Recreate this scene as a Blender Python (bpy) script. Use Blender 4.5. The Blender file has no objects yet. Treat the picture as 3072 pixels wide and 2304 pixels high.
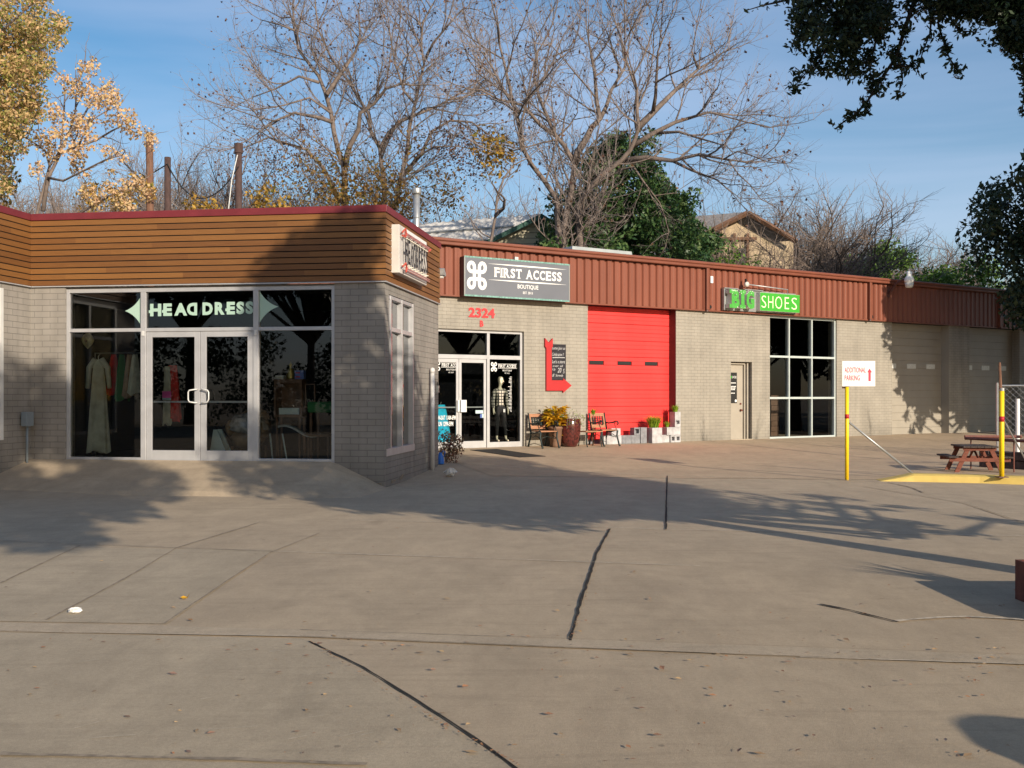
import bpy, math, random
import numpy as np
from mathutils import Vector, Matrix, noise
S = bpy.context.scene
COL = S.collection
R = math.radians
rnd = random.Random(7)

# ------------------------------------------------------------------ camera
cd = bpy.data.cameras.new('camera'); cam = bpy.data.objects.new('camera', cd); COL.objects.link(cam)
cam.location = (0, 0, 1.5); cam.rotation_euler = (R(90), 0, 0)
cd.sensor_width = 36; cd.lens = 36.33; cd.shift_y = 34/3072; cd.clip_end = 2000; cd.clip_start = .05
S.camera = cam
# ------------------------------------------------------------------ sun and sky
SUN_EL = 18.5; sx, sy = .533, -.846                       # low winter sun behind the right shoulder
w = bpy.data.worlds.new('World'); S.world = w; w.use_nodes = True
nt = w.node_tree; nt.nodes.clear()
def wn(t, **k):
    n = nt.nodes.new(t)
    for a, b in k.items(): setattr(n, a, b)
    return n
sky = wn('ShaderNodeTexSky', sky_type='NISHITA', sun_disc=False)
sky.sun_elevation = R(SUN_EL); sky.sun_rotation = math.atan2(sx, sy)
sky.air_density = 1.0; sky.dust_density = .95; sky.ozone_density = 1.6
bg = wn('ShaderNodeBackground'); bg.inputs[1].default_value = .078
wo = wn('ShaderNodeOutputWorld')
tc = wn('ShaderNodeTexCoord'); mp = wn('ShaderNodeMapping')
mp.inputs['Scale'].default_value = (1.2, 2.2, 7.0); mp.inputs['Rotation'].default_value = (0, R(9), R(20))
nz = wn('ShaderNodeTexNoise'); nz.inputs['Scale'].default_value = 1.5; nz.inputs['Detail'].default_value = 5; nz.inputs['Distortion'].default_value = .4
cr = wn('ShaderNodeValToRGB'); cr.color_ramp.elements[0].position = .33; cr.color_ramp.elements[1].position = .74
cr.color_ramp.elements[1].color = (.56, .56, .56, 1)
mx = wn('ShaderNodeMix', data_type='RGBA'); mx.inputs['B'].default_value = (5.0, 5.9, 7.9, 1)
hs = wn('ShaderNodeHueSaturation'); hs.inputs['Saturation'].default_value = 1.3; hs.inputs['Value'].default_value = 1.12
nt.links.new(tc.outputs['Generated'], mp.inputs[0]); nt.links.new(mp.outputs[0], nz.inputs['Vector'])
nt.links.new(nz.outputs['Fac'], cr.inputs[0]); nt.links.new(cr.outputs[0], mx.inputs['Factor'])
nt.links.new(sky.outputs[0], hs.inputs['Color']); nt.links.new(hs.outputs[0], mx.inputs['A'])
nt.links.new(mx.outputs['Result'], bg.inputs[0]); nt.links.new(bg.outputs[0], wo.inputs[0])
sl = bpy.data.lights.new('sun', 'SUN'); sun = bpy.data.objects.new('sun', sl); COL.objects.link(sun)
sl.energy = 3.7; sl.angle = R(.55); sl.color = (1.0, .87, .70)
d = Vector((-sx*math.cos(R(SUN_EL)), -sy*math.cos(R(SUN_EL)), -math.sin(R(SUN_EL))))
sun.rotation_euler = d.to_track_quat('-Z', 'Y').to_euler()
S.view_settings.view_transform = 'Standard'; S.view_settings.look = 'None'
S.view_settings.exposure = 0.60; S.view_settings.gamma = 1
S.render.engine = 'CYCLES'
try: S.cycles.filter_width = 1.5; S.cycles.max_bounces = 6; S.cycles.transparent_max_bounces = 12
except Exception: pass

# ------------------------------------------------------------------ materials
def newmat(name):
    m = bpy.data.materials.new(name); m.use_nodes = True
    n = m.node_tree; b = n.nodes['Principled BSDF']; return m, n, b
def mat(name, col, rough=.7, metal=0, var=.0, scale=8, bump=0, bscale=60, spec=.4, stretch=(1,1,1), col2=None):
    m, n, b = newmat(name)
    b.inputs['Base Color'].default_value = (*col, 1); b.inputs['Roughness'].default_value = rough
    b.inputs['Metallic'].default_value = metal; b.inputs['Specular IOR Level'].default_value = spec
    t = n.nodes.new('ShaderNodeTexCoord'); mpn = n.nodes.new('ShaderNodeMapping'); mpn.inputs['Scale'].default_value = stretch
    n.links.new(t.outputs['Object'], mpn.inputs[0])
    if var or col2:
        nz = n.nodes.new('ShaderNodeTexNoise'); nz.inputs['Scale'].default_value = scale; nz.inputs['Detail'].default_value = 6
        n.links.new(mpn.outputs[0], nz.inputs['Vector'])
        mr = n.nodes.new('ShaderNodeMapRange'); mr.inputs[1].default_value = .33; mr.inputs[2].default_value = .67
        n.links.new(nz.outputs['Fac'], mr.inputs[0])
        mix = n.nodes.new('ShaderNodeMix'); mix.data_type = 'RGBA'
        c2 = col2 if col2 else tuple(c*(1+var) for c in col); c1 = col if col2 else tuple(c*(1-var) for c in col)
        mix.inputs['A'].default_value = (*c1, 1); mix.inputs['B'].default_value = (*c2, 1)
        n.links.new(mr.outputs[0], mix.inputs['Factor']); n.links.new(mix.outputs['Result'], b.inputs['Base Color'])
    if bump:
        nb = n.nodes.new('ShaderNodeTexNoise'); nb.inputs['Scale'].default_value = bscale; nb.inputs['Detail'].default_value = 4
        n.links.new(mpn.outputs[0], nb.inputs['Vector'])
        bp = n.nodes.new('ShaderNodeBump'); bp.inputs['Strength'].default_value = bump; bp.inputs['Distance'].default_value = .01
        n.links.new(nb.outputs['Fac'], bp.inputs['Height']); n.links.new(bp.outputs[0], b.inputs['Normal'])
    return m
def brick(name, c1, c2, cm, bw, bh, off=(0, 0)):
    m, n, b = newmat(name)
    t = n.nodes.new('ShaderNodeTexCoord'); sp = n.nodes.new('ShaderNodeSeparateXYZ'); cb = n.nodes.new('ShaderNodeCombineXYZ')
    ad = n.nodes.new('ShaderNodeMath'); ad.operation = 'ADD'
    n.links.new(t.outputs['Object'], sp.inputs[0]); n.links.new(sp.outputs[0], ad.inputs[0]); n.links.new(sp.outputs[1], ad.inputs[1])
    n.links.new(ad.outputs[0], cb.inputs[0]); n.links.new(sp.outputs[2], cb.inputs[1])
    br = n.nodes.new('ShaderNodeTexBrick'); br.inputs['Scale'].default_value = 1; br.inputs['Brick Width'].default_value = bw
    br.inputs['Row Height'].default_value = bh; br.inputs['Mortar Size'].default_value = .0055; br.inputs['Mortar Smooth'].default_value = .35
    br.inputs['Color1'].default_value = (*c1, 1); br.inputs['Color2'].default_value = (*c2, 1); br.inputs['Mortar'].default_value = (*cm, 1)
    n.links.new(cb.outputs[0], br.inputs['Vector'])
    nz = n.nodes.new('ShaderNodeTexNoise'); nz.inputs['Scale'].default_value = 1.3; nz.inputs['Detail'].default_value = 7
    n.links.new(t.outputs['Object'], nz.inputs['Vector'])
    mr = n.nodes.new('ShaderNodeMapRange'); mr.inputs[1].default_value = .3; mr.inputs[2].default_value = .7; mr.inputs[3].default_value = .87; mr.inputs[4].default_value = 1.1
    n.links.new(nz.outputs['Fac'], mr.inputs[0])
    # grime splash near the ground
    g = n.nodes.new('ShaderNodeMapRange'); g.inputs[1].default_value = .1; g.inputs[2].default_value = .75; g.inputs[3].default_value = .80; g.inputs[4].default_value = 1
    n.links.new(sp.outputs[2], g.inputs[0])
    mm = n.nodes.new('ShaderNodeMath'); mm.operation = 'MULTIPLY'; n.links.new(mr.outputs[0], mm.inputs[0]); n.links.new(g.outputs[0], mm.inputs[1])
    mps = n.nodes.new('ShaderNodeMapping'); mps.inputs['Scale'].default_value = (4, 4, .35); n.links.new(t.outputs['Object'], mps.inputs[0])
    ns = n.nodes.new('ShaderNodeTexNoise'); ns.inputs['Scale'].default_value = 1.1; ns.inputs['Detail'].default_value = 5; n.links.new(mps.outputs[0], ns.inputs['Vector'])
    ms = n.nodes.new('ShaderNodeMapRange'); ms.inputs[1].default_value = .35; ms.inputs[2].default_value = .7; ms.inputs[3].default_value = 1.04; ms.inputs[4].default_value = .86; n.links.new(ns.outputs['Fac'], ms.inputs[0])
    m2 = n.nodes.new('ShaderNodeMath'); m2.operation = 'MULTIPLY'; n.links.new(mm.outputs[0], m2.inputs[0]); n.links.new(ms.outputs[0], m2.inputs[1]); mm = m2
    vm = n.nodes.new('ShaderNodeVectorMath'); vm.operation = 'SCALE'
    n.links.new(br.outputs['Color'], vm.inputs[0]); n.links.new(mm.outputs[0], vm.inputs['Scale']); n.links.new(vm.outputs[0], b.inputs['Base Color'])
    bp = n.nodes.new('ShaderNodeBump'); bp.invert = True; bp.inputs['Strength'].default_value = .5; bp.inputs['Distance'].default_value = .008
    n.links.new(br.outputs['Fac'], bp.inputs['Height']); n.links.new(bp.outputs[0], b.inputs['Normal'])
    b.inputs['Roughness'].default_value = .75
    return m
def boards(name, h, z0, lo, hi):
    m, n, b = newmat(name)
    t = n.nodes.new('ShaderNodeTexCoord'); sp = n.nodes.new('ShaderNodeSeparateXYZ'); n.links.new(t.outputs['Object'], sp.inputs[0])
    def math_(op, a, bb=None):
        k = n.nodes.new('ShaderNodeMath'); k.operation = op
        for i, v in enumerate((a, bb)):
            if v is None: continue
            if isinstance(v, (int, float)): k.inputs[i].default_value = v
            else: n.links.new(v, k.inputs[i])
        return k.outputs[0]
    row = math_('FLOOR', math_('DIVIDE', math_('SUBTRACT', sp.outputs[2], z0), h))
    xx = math_('ADD', sp.outputs[0], sp.outputs[1])
    seg = math_('FLOOR', math_('DIVIDE', math_('ADD', xx, math_('MULTIPLY', row, 1.37)), 2.1))
    cb = n.nodes.new('ShaderNodeCombineXYZ'); n.links.new(row, cb.inputs[0]); n.links.new(seg, cb.inputs[1])
    wnn = n.nodes.new('ShaderNodeTexWhiteNoise'); n.links.new(cb.outputs[0], wnn.inputs['Vector'])
    mp_ = n.nodes.new('ShaderNodeMapping'); mp_.inputs['Scale'].default_value = (1.2, 1.2, 26); n.links.new(t.outputs['Object'], mp_.inputs[0])
    nz = n.nodes.new('ShaderNodeTexNoise'); nz.inputs['Scale'].default_value = 3; nz.inputs['Detail'].default_value = 8; n.links.new(mp_.outputs[0], nz.inputs['Vector'])
    f = math_('ADD', math_('ADD', math_('MULTIPLY', wnn.outputs['Value'], .6), .02), math_('MULTIPLY', math_('SUBTRACT', nz.outputs['Fac'], .3), .75))
    mix = n.nodes.new('ShaderNodeMix'); mix.data_type = 'RGBA'; mix.inputs['A'].default_value = (*lo, 1); mix.inputs['B'].default_value = (*hi, 1)
    n.links.new(f, mix.inputs['Factor']); n.links.new(mix.outputs['Result'], b.inputs['Base Color'])
    b.inputs['Roughness'].default_value = .55
    return m
def glassmat(name, tint, boost=1.0):
    m = bpy.data.materials.new(name); m.use_nodes = True; n = m.node_tree; n.nodes.clear()
    o = n.nodes.new('ShaderNodeOutputMaterial'); tr = n.nodes.new('ShaderNodeBsdfTransparent'); tr.inputs[0].default_value = (*tint, 1)
    gl = n.nodes.new('ShaderNodeBsdfGlossy'); gl.inputs['Roughness'].default_value = .012; gl.inputs[0].default_value = (.95, .97, 1, 1)
    fr = n.nodes.new('ShaderNodeFresnel'); fr.inputs[0].default_value = 1.55
    k = n.nodes.new('ShaderNodeMath'); k.operation = 'MULTIPLY'; k.inputs[1].default_value = boost; k.use_clamp = True
    mi = n.nodes.new('ShaderNodeMixShader')
    n.links.new(fr.outputs[0], k.inputs[0]); n.links.new(k.outputs[0], mi.inputs[0]); n.links.new(tr.outputs[0], mi.inputs[1]); n.links.new(gl.outputs[0], mi.inputs[2]); n.links.new(mi.outputs[0], o.inputs[0])
    return m
def leafmat(name, cols, trans=.3, rough=.6):
    m, n, b = newmat(name)
    g = n.nodes.new('ShaderNodeNewGeometry'); r = n.nodes.new('ShaderNodeValToRGB')
    e = r.color_ramp.elements; e[0].color = (*cols[0], 1); e[1].color = (*cols[-1], 1)
    for i, c in enumerate(cols[1:-1]): q = e.new((i+1)/(len(cols)-1)); q.color = (*c, 1)
    n.links.new(g.outputs['Random Per Island'], r.inputs[0]); n.links.new(r.outputs[0], b.inputs['Base Color'])
    b.inputs['Roughness'].default_value = rough; b.inputs['Specular IOR Level'].default_value = .35
    if trans:
        tl = n.nodes.new('ShaderNodeBsdfTranslucent'); n.links.new(r.outputs[0], tl.inputs[0])
        mi = n.nodes.new('ShaderNodeMixShader'); mi.inputs[0].default_value = trans
        o = n.nodes['Material Output']; n.links.new(b.outputs[0], mi.inputs[1]); n.links.new(tl.outputs[0], mi.inputs[2]); n.links.new(mi.outputs[0], o.inputs[0])
    return m
M = dict(
  brickA=brick('painted_brick_long', (.272,.250,.222), (.290,.267,.237), (.165,.152,.136), .285, .101),
  brickB=brick('painted_brick_small', (.312,.286,.240), (.330,.303,.254), (.225,.205,.172), .235, .0885),
  wood=boards('cedar_boards', .1016, 3.353, (.135,.052,.014), (.265,.118,.030)),
  redtrim=mat('red_trim_paint', (.175,.026,.032), .45, 0, .12, 3),
  gap=mat('dark_gap', (.012,.010,.009), .9),
  alu=mat('anodised_aluminium', (.50,.50,.51), .42, .35, .06, 5),
  alud=mat('white_painted_frame', (.66,.66,.64), .45, .1, .05, 5),
  teal=mat('pale_green_frame', (.50,.56,.55), .45, .1, .05, 5),
  glass=glassmat('shop_glass', (.80,.84,.82), 1.0),
  glassd=glassmat('tinted_glass', (.62,.66,.66), .75),
  glassc=glassmat('side_glass', (.25,.27,.27), 1.4),
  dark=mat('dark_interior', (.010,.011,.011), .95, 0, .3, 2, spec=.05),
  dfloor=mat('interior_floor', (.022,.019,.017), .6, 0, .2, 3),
  fascia=mat('rust_brown_metal', (.215,.072,.044), .42, 0, .09, 1.5, stretch=(1,1,.3)),
  fasciad=mat('brown_metal_edge', (.195,.064,.038), .45, 0, .1, 2),
  dkbrown=mat('dark_brown_steel', (.095,.040,.036), .5, 0, .1, 3),
  reddoor=mat('bright_red_door_paint', (.82,.045,.042), .48, 0, .14, 1.1, stretch=(1.6,1,.5)),
  beigep=mat('beige_door_paint', (.36,.325,.27), .5, 0, .05, 3),
  greyd=mat('grey_beige_shutter', (.33,.30,.25), .5, 0, .05, 2),
  signgrey=mat('slate_sign_face', (.155,.165,.19), .35, 0, .04, 2),
  white=mat('white_paint', (.80,.80,.78), .5),
  offw=mat('off_white_panel', (.62,.59,.55), .5, 0, .06, 4),
  verdigris=mat('verdigris_edge', (.17,.33,.29), .55, 0, .35, 18),
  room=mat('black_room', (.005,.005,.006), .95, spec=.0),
  black=mat('black_paint', (.012,.012,.013), .5),
  chalk=mat('chalkboard', (.022,.020,.026), .75, 0, .3, 9),
  chalkw=mat('chalk_writing', (.55,.55,.55), .9),
  red=mat('red_letter_paint', (.68,.045,.05), .45, 0, .05, 5),
  arrow=mat('red_arrow_paint', (.44,.020,.022), .5, 0, .06, 4),
  pinkred=mat('faded_red_print', (.60,.025,.07), .5),
  green=mat('bright_green_vinyl', (.055,.38,.040), .4, 0, .05, 5),
  greenw=mat('weathered_green_vinyl', (.075,.36,.06), .4, col2=None, var=.16, scale=16),
  cream=mat('cream_letter', (.85,.85,.60), .5),
  mint=mat('pale_mint_vinyl', (.38,.54,.45), .5),
  yellow=mat('yellow_road_paint', (.86,.58,.012), .45, 0, .05, 6),
  kerby=mat('faded_yellow_paint', (.60,.44,.12), .6, 0, .08, 5, .2, 40),
  steel=mat('galvanised_steel', (.42,.43,.43), .4, .6, .12, 8),
  pvc=mat('white_pipe_paint', (.66,.65,.64), .4, 0, .05, 6),
  rust=mat('weathering_steel', (.16,.050,.032), .8, 0, .3, 9, .2, 50),
  brownrail=mat('brown_rail_paint', (.17,.065,.05), .6, 0, .2, 9),
  redwood=mat('stained_redwood', (.17,.048,.026), .65, 0, .25, 9, .2, 40, stretch=(1,6,6)),
  oldwood=mat('weathered_dark_plank', (.055,.042,.036), .8, 0, .35, 9, .3, 40, stretch=(6,1,6)),
  slat=mat('warm_wood_slat', (.36,.17,.09), .6, 0, .2, 9, stretch=(1,5,5)),
  castiron=mat('green_black_cast_iron', (.022,.035,.035), .5, .3),
  terra=mat('brown_clay', (.20,.115,.075), .75, 0, .15, 7),
  glaze=mat('oxblood_glaze', (.075,.014,.012), .18, 0, .6, 16, spec=.8),
  cinder=mat('grey_cinder_block', (.22,.225,.24), .9, 0, .22, 9, .4, 60),
  cinderl=mat('whitewashed_cinder_block', (.43,.43,.44), .9, 0, .22, 7, .4, 60),
  soil=mat('dark_soil', (.035,.022,.014), .95),
  bark=mat('grey_brown_bark', (.165,.130,.112), .85, 0, .3, 6, .4, 20),
  barkd=mat('dark_bark', (.045,.036,.030), .9, 0, .3, 6),
  twig=mat('twig_brown', (.20,.168,.158), .85, 0, .25, 1.5),
  twigd=mat('tan_twigs', (.19,.145,.118), .9, 0, .25, .8),
  pole=mat('weathered_pole_wood', (.165,.085,.055), .85, 0, .25, 5, stretch=(4,4,1)),
  poled=mat('dark_pole_wood', (.075,.045,.04), .85, 0, .25, 5, stretch=(4,4,1)),
  pod=leafmat('dry_leaf_and_pod', [(.05,.028,.025),(.12,.06,.045),(.20,.11,.06)], .15),
  oak=leafmat('live_oak_leaf', [(.014,.028,.017),(.028,.052,.026),(.045,.076,.034)], .15, .45),
  ever=leafmat('evergreen_leaf', [(.018,.050,.018),(.038,.092,.030),(.070,.135,.040),(.125,.19,.065)], .22, .4),
  hedge=leafmat('hedge_leaf', [(.045,.10,.02),(.10,.19,.03),(.17,.27,.045)], .25),
  gold=leafmat('golden_leaf', [(.20,.12,.03),(.42,.24,.04),(.55,.34,.06),(.14,.15,.03)], .3),
  olive=leafmat('turning_leaf', [(.09,.10,.02),(.22,.13,.03),(.30,.17,.03),(.13,.065,.03)], .3),
  peach=leafmat('peach_berry', [(.68,.44,.26),(.74,.50,.30),(.70,.52,.24),(.50,.36,.20)], .3),
  ygreen=leafmat('yellow_green_leaf', [(.60,.42,.16),(.30,.30,.07),(.18,.22,.05),(.70,.46,.25),(.64,.45,.20),(.72,.50,.28)], .38),
  croton=leafmat('croton_leaf', [(.62,.34,.02),(.75,.48,.03),(.55,.28,.02),(.20,.26,.02)], .25, .4),
  fern=leafmat('bright_fern', [(.16,.30,.02),(.30,.44,.03),(.10,.22,.02)], .3),
  maroon=leafmat('maroon_shrub_leaf', [(.18,.07,.06),(.25,.13,.09),(.12,.12,.05)], .2),
  litter=leafmat('litter_leaf', [(.30,.16,.07),(.48,.33,.17),(.18,.11,.075),(.46,.21,.09),(.16,.13,.12)], 0),
  manq=mat('mannequin_cream', (.80,.72,.55), .45),
  cloth_b=mat('turquoise_cloth', (.02,.60,.85), .8, 0, .15, 8),
  blue=mat('blue_plastic', (.03,.16,.60), .4),
  pants=mat('black_trousers', (.014,.014,.015), .85),
  gown=mat('ivory_gown_cloth', (.46,.46,.36), .85, 0, .2, 6),
  mask=mat('painted_mask', (.42,.36,.18), .6, 0, .6, 14),
  redcl=mat('red_cloth', (.55,.03,.02), .8, 0, .3, 9), pink=mat('pink_card', (.75,.10,.38), .6),
  boardw=mat('pale_blue_board', (.50,.62,.64), .6), tan=mat('tan_leather', (.25,.17,.10), .35, 0, .3, 6),
  plastic=mat('clear_wrap', (.42,.40,.38), .12, 0, .3, 12, spec=.9),
  cabw=mat('dark_cabinet_wood', (.13,.07,.04), .5, 0, .2, 6), brass=mat('old_gold_figure', (.36,.27,.07), .35, .6),
  bluebox=mat('blue_carton', (.10,.16,.42), .6), paper=mat('book_paper', (.50,.52,.50), .7), greencl=mat('green_cloth', (.03,.16,.05), .8),
  roofw=mat('pale_roof_metal', (.62,.60,.57), .6, 0, .22, 3), roofg=mat('grey_shingle', (.22,.21,.21), .9, 0, .25, 8),
  dkgreen=mat('dark_green_trim', (.030,.095,.072), .6), siding=mat('cream_siding', (.60,.56,.42), .8, 0, .08, 4),
  stucco=mat('tan_old_siding', (.42,.33,.22), .9, 0, .25, 4), oldtrim=mat('brown_old_trim', (.16,.085,.05), .8, 0, .3, 6),
  skyl=mat('grey_skylight_metal', (.36,.39,.39), .45, .1, .1, 3), lens=mat('lamp_lens', (.60,.60,.56), .2, 0, .1, 30),
  darksheet=mat('matte_black_sheet', (.022,.019,.017), .95, 0, .3, 40, .3, 120),
  slate=mat('dark_stone', (.075,.055,.05), .9, 0, .4, 7, .5, 20), mesh=mat('chain_link_wire', (.38,.39,.40), .4, .5),
  shade=mat('window_dark', (.03,.03,.03), .3), orange=mat('orange_neon_tube', (.50,.09,.06), .25),
  tubew=mat('glass_tube', (.82,.78,.66), .2), ochre=mat('rusty_stain', (.34,.22,.07), .9, 0, .4, 9),
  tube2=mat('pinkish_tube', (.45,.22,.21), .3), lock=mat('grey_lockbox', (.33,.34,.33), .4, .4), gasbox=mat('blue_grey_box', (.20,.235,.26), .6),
)
def checker_cloth():
    m, n, b = newmat('plaid_knit')
    t = n.nodes.new('ShaderNodeTexCoord'); sp = n.nodes.new('ShaderNodeSeparateXYZ'); n.links.new(t.outputs['Object'], sp.inputs[0])
    outs = []
    for i, ax in enumerate((0, 2)):
        mo = n.nodes.new('ShaderNodeMath'); mo.operation = 'PINGPONG'; mo.inputs[1].default_value = .038; n.links.new(sp.outputs[ax], mo.inputs[0])
        lt = n.nodes.new('ShaderNodeMath'); lt.operation = 'LESS_THAN'; lt.inputs[1].default_value = .011; n.links.new(mo.outputs[0], lt.inputs[0]); outs.append(lt.outputs[0])
    mxn = n.nodes.new('ShaderNodeMath'); mxn.operation = 'MAXIMUM'; n.links.new(outs[0], mxn.inputs[0]); n.links.new(outs[1], mxn.inputs[1])
    mix = n.nodes.new('ShaderNodeMix'); mix.data_type = 'RGBA'; mix.inputs['A'].default_value = (.55,.50,.42,1); mix.inputs['B'].default_value = (.035,.035,.035,1)
    n.links.new(mxn.outputs[0], mix.inputs['Factor']); n.links.new(mix.outputs['Result'], b.inputs['Base Color']); b.inputs['Roughness'].default_value = .9
    return m
M['plaid'] = checker_cloth()
def concrete(name, base, base2):
    m, n, b = newmat(name)
    t = n.nodes.new('ShaderNodeTexCoord')
    def noi(scale, det=8, st=(1,1,1), dist=0, rough=.6):
        mpn = n.nodes.new('ShaderNodeMapping'); mpn.inputs['Scale'].default_value = st; n.links.new(t.outputs['Object'], mpn.inputs[0])
        k = n.nodes.new('ShaderNodeTexNoise'); k.inputs['Scale'].default_value = scale; k.inputs['Detail'].default_value = det; k.inputs['Distortion'].default_value = dist; k.inputs['Roughness'].default_value = rough
        n.links.new(mpn.outputs[0], k.inputs['Vector']); return k.outputs['Fac']
    def mr(x, a, bb, c, dd):
        k = n.nodes.new('ShaderNodeMapRange'); k.inputs[1].default_value = a; k.inputs[2].default_value = bb; k.inputs[3].default_value = c; k.inputs[4].default_value = dd
        n.links.new(x, k.inputs[0]); return k.outputs[0]
    def mul(a, bb):
        k = n.nodes.new('ShaderNodeMath'); k.operation = 'MULTIPLY'; n.links.new(a, k.inputs[0]); n.links.new(bb, k.inputs[1]); return k.outputs[0]
    mix = n.nodes.new('ShaderNodeMix'); mix.data_type = 'RGBA'; mix.inputs['A'].default_value = (*base, 1); mix.inputs['B'].default_value = (*base2, 1)
    n.links.new(mr(noi(.35, 5, dist=.5), .35, .65, 0, 1), mix.inputs['Factor'])
    f = mul(mul(mr(noi(1.6, 10, (1, .6, 1), .8), .3, .72, .86, 1.09), mr(noi(42, 6, rough=.8), .3, .7, .86, 1.10)), mr(noi(9, 10, (1, .45, 1)), .28, .75, .92, 1.06))
    f = mul(f, mr(noi(210, 3, rough=.7), .34, .66, .84, 1.14))
    f = mul(f, mr(noi(2.6, 6, (.25, 2.2, 1), 1.5), .52, .68, 1.0, .90))
    f = mul(f, mr(noi(.8, 5, dist=1.0), .60, .74, 1.0, .86))
    # small dark spots (old gum and oil)
    vo = n.nodes.new('ShaderNodeTexVoronoi'); vo.inputs['Scale'].default_value = 2.1; n.links.new(t.outputs['Object'], vo.inputs['Vector'])
    f = mul(f, mr(vo.outputs['Distance'], .022, .040, .62, 1))
    vm = n.nodes.new('ShaderNodeVectorMath'); vm.operation = 'SCALE'; n.links.new(mix.outputs['Result'], vm.inputs[0]); n.links.new(f, vm.inputs['Scale'])
    n.links.new(vm.outputs[0], b.inputs['Base Color']); b.inputs['Roughness'].default_value = .82; b.inputs['Specular IOR Level'].default_value = .3
    bp = n.nodes.new('ShaderNodeBump'); bp.inputs['Strength'].default_value = .35; bp.inputs['Distance'].default_value = .01
    n.links.new(noi(60, 6, rough=.8), bp.inputs['Height']); n.links.new(bp.outputs[0], b.inputs['Normal'])
    return m
M['conc'] = concrete('lot_concrete', (.455,.362,.252), (.425,.338,.238))
M['conc2'] = concrete('grey_slab_concrete', (.445,.366,.262), (.415,.342,.245))
M['conc3'] = concrete('apron_concrete', (.50,.378,.250), (.465,.352,.238))
M['conc4'] = concrete('gutter_concrete', (.465,.378,.272), (.435,.354,.256))
M['jointd'] = mat('open_joint_dirt', (.020,.017,.014), .95, 0, .4, 20)
M['jointl'] = mat('tooled_joint', (.27,.222,.165), .95, 0, .3, 20)
M['jointp'] = mat('patched_joint', (.52,.45,.35), .95, 0, .3, 20)

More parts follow.
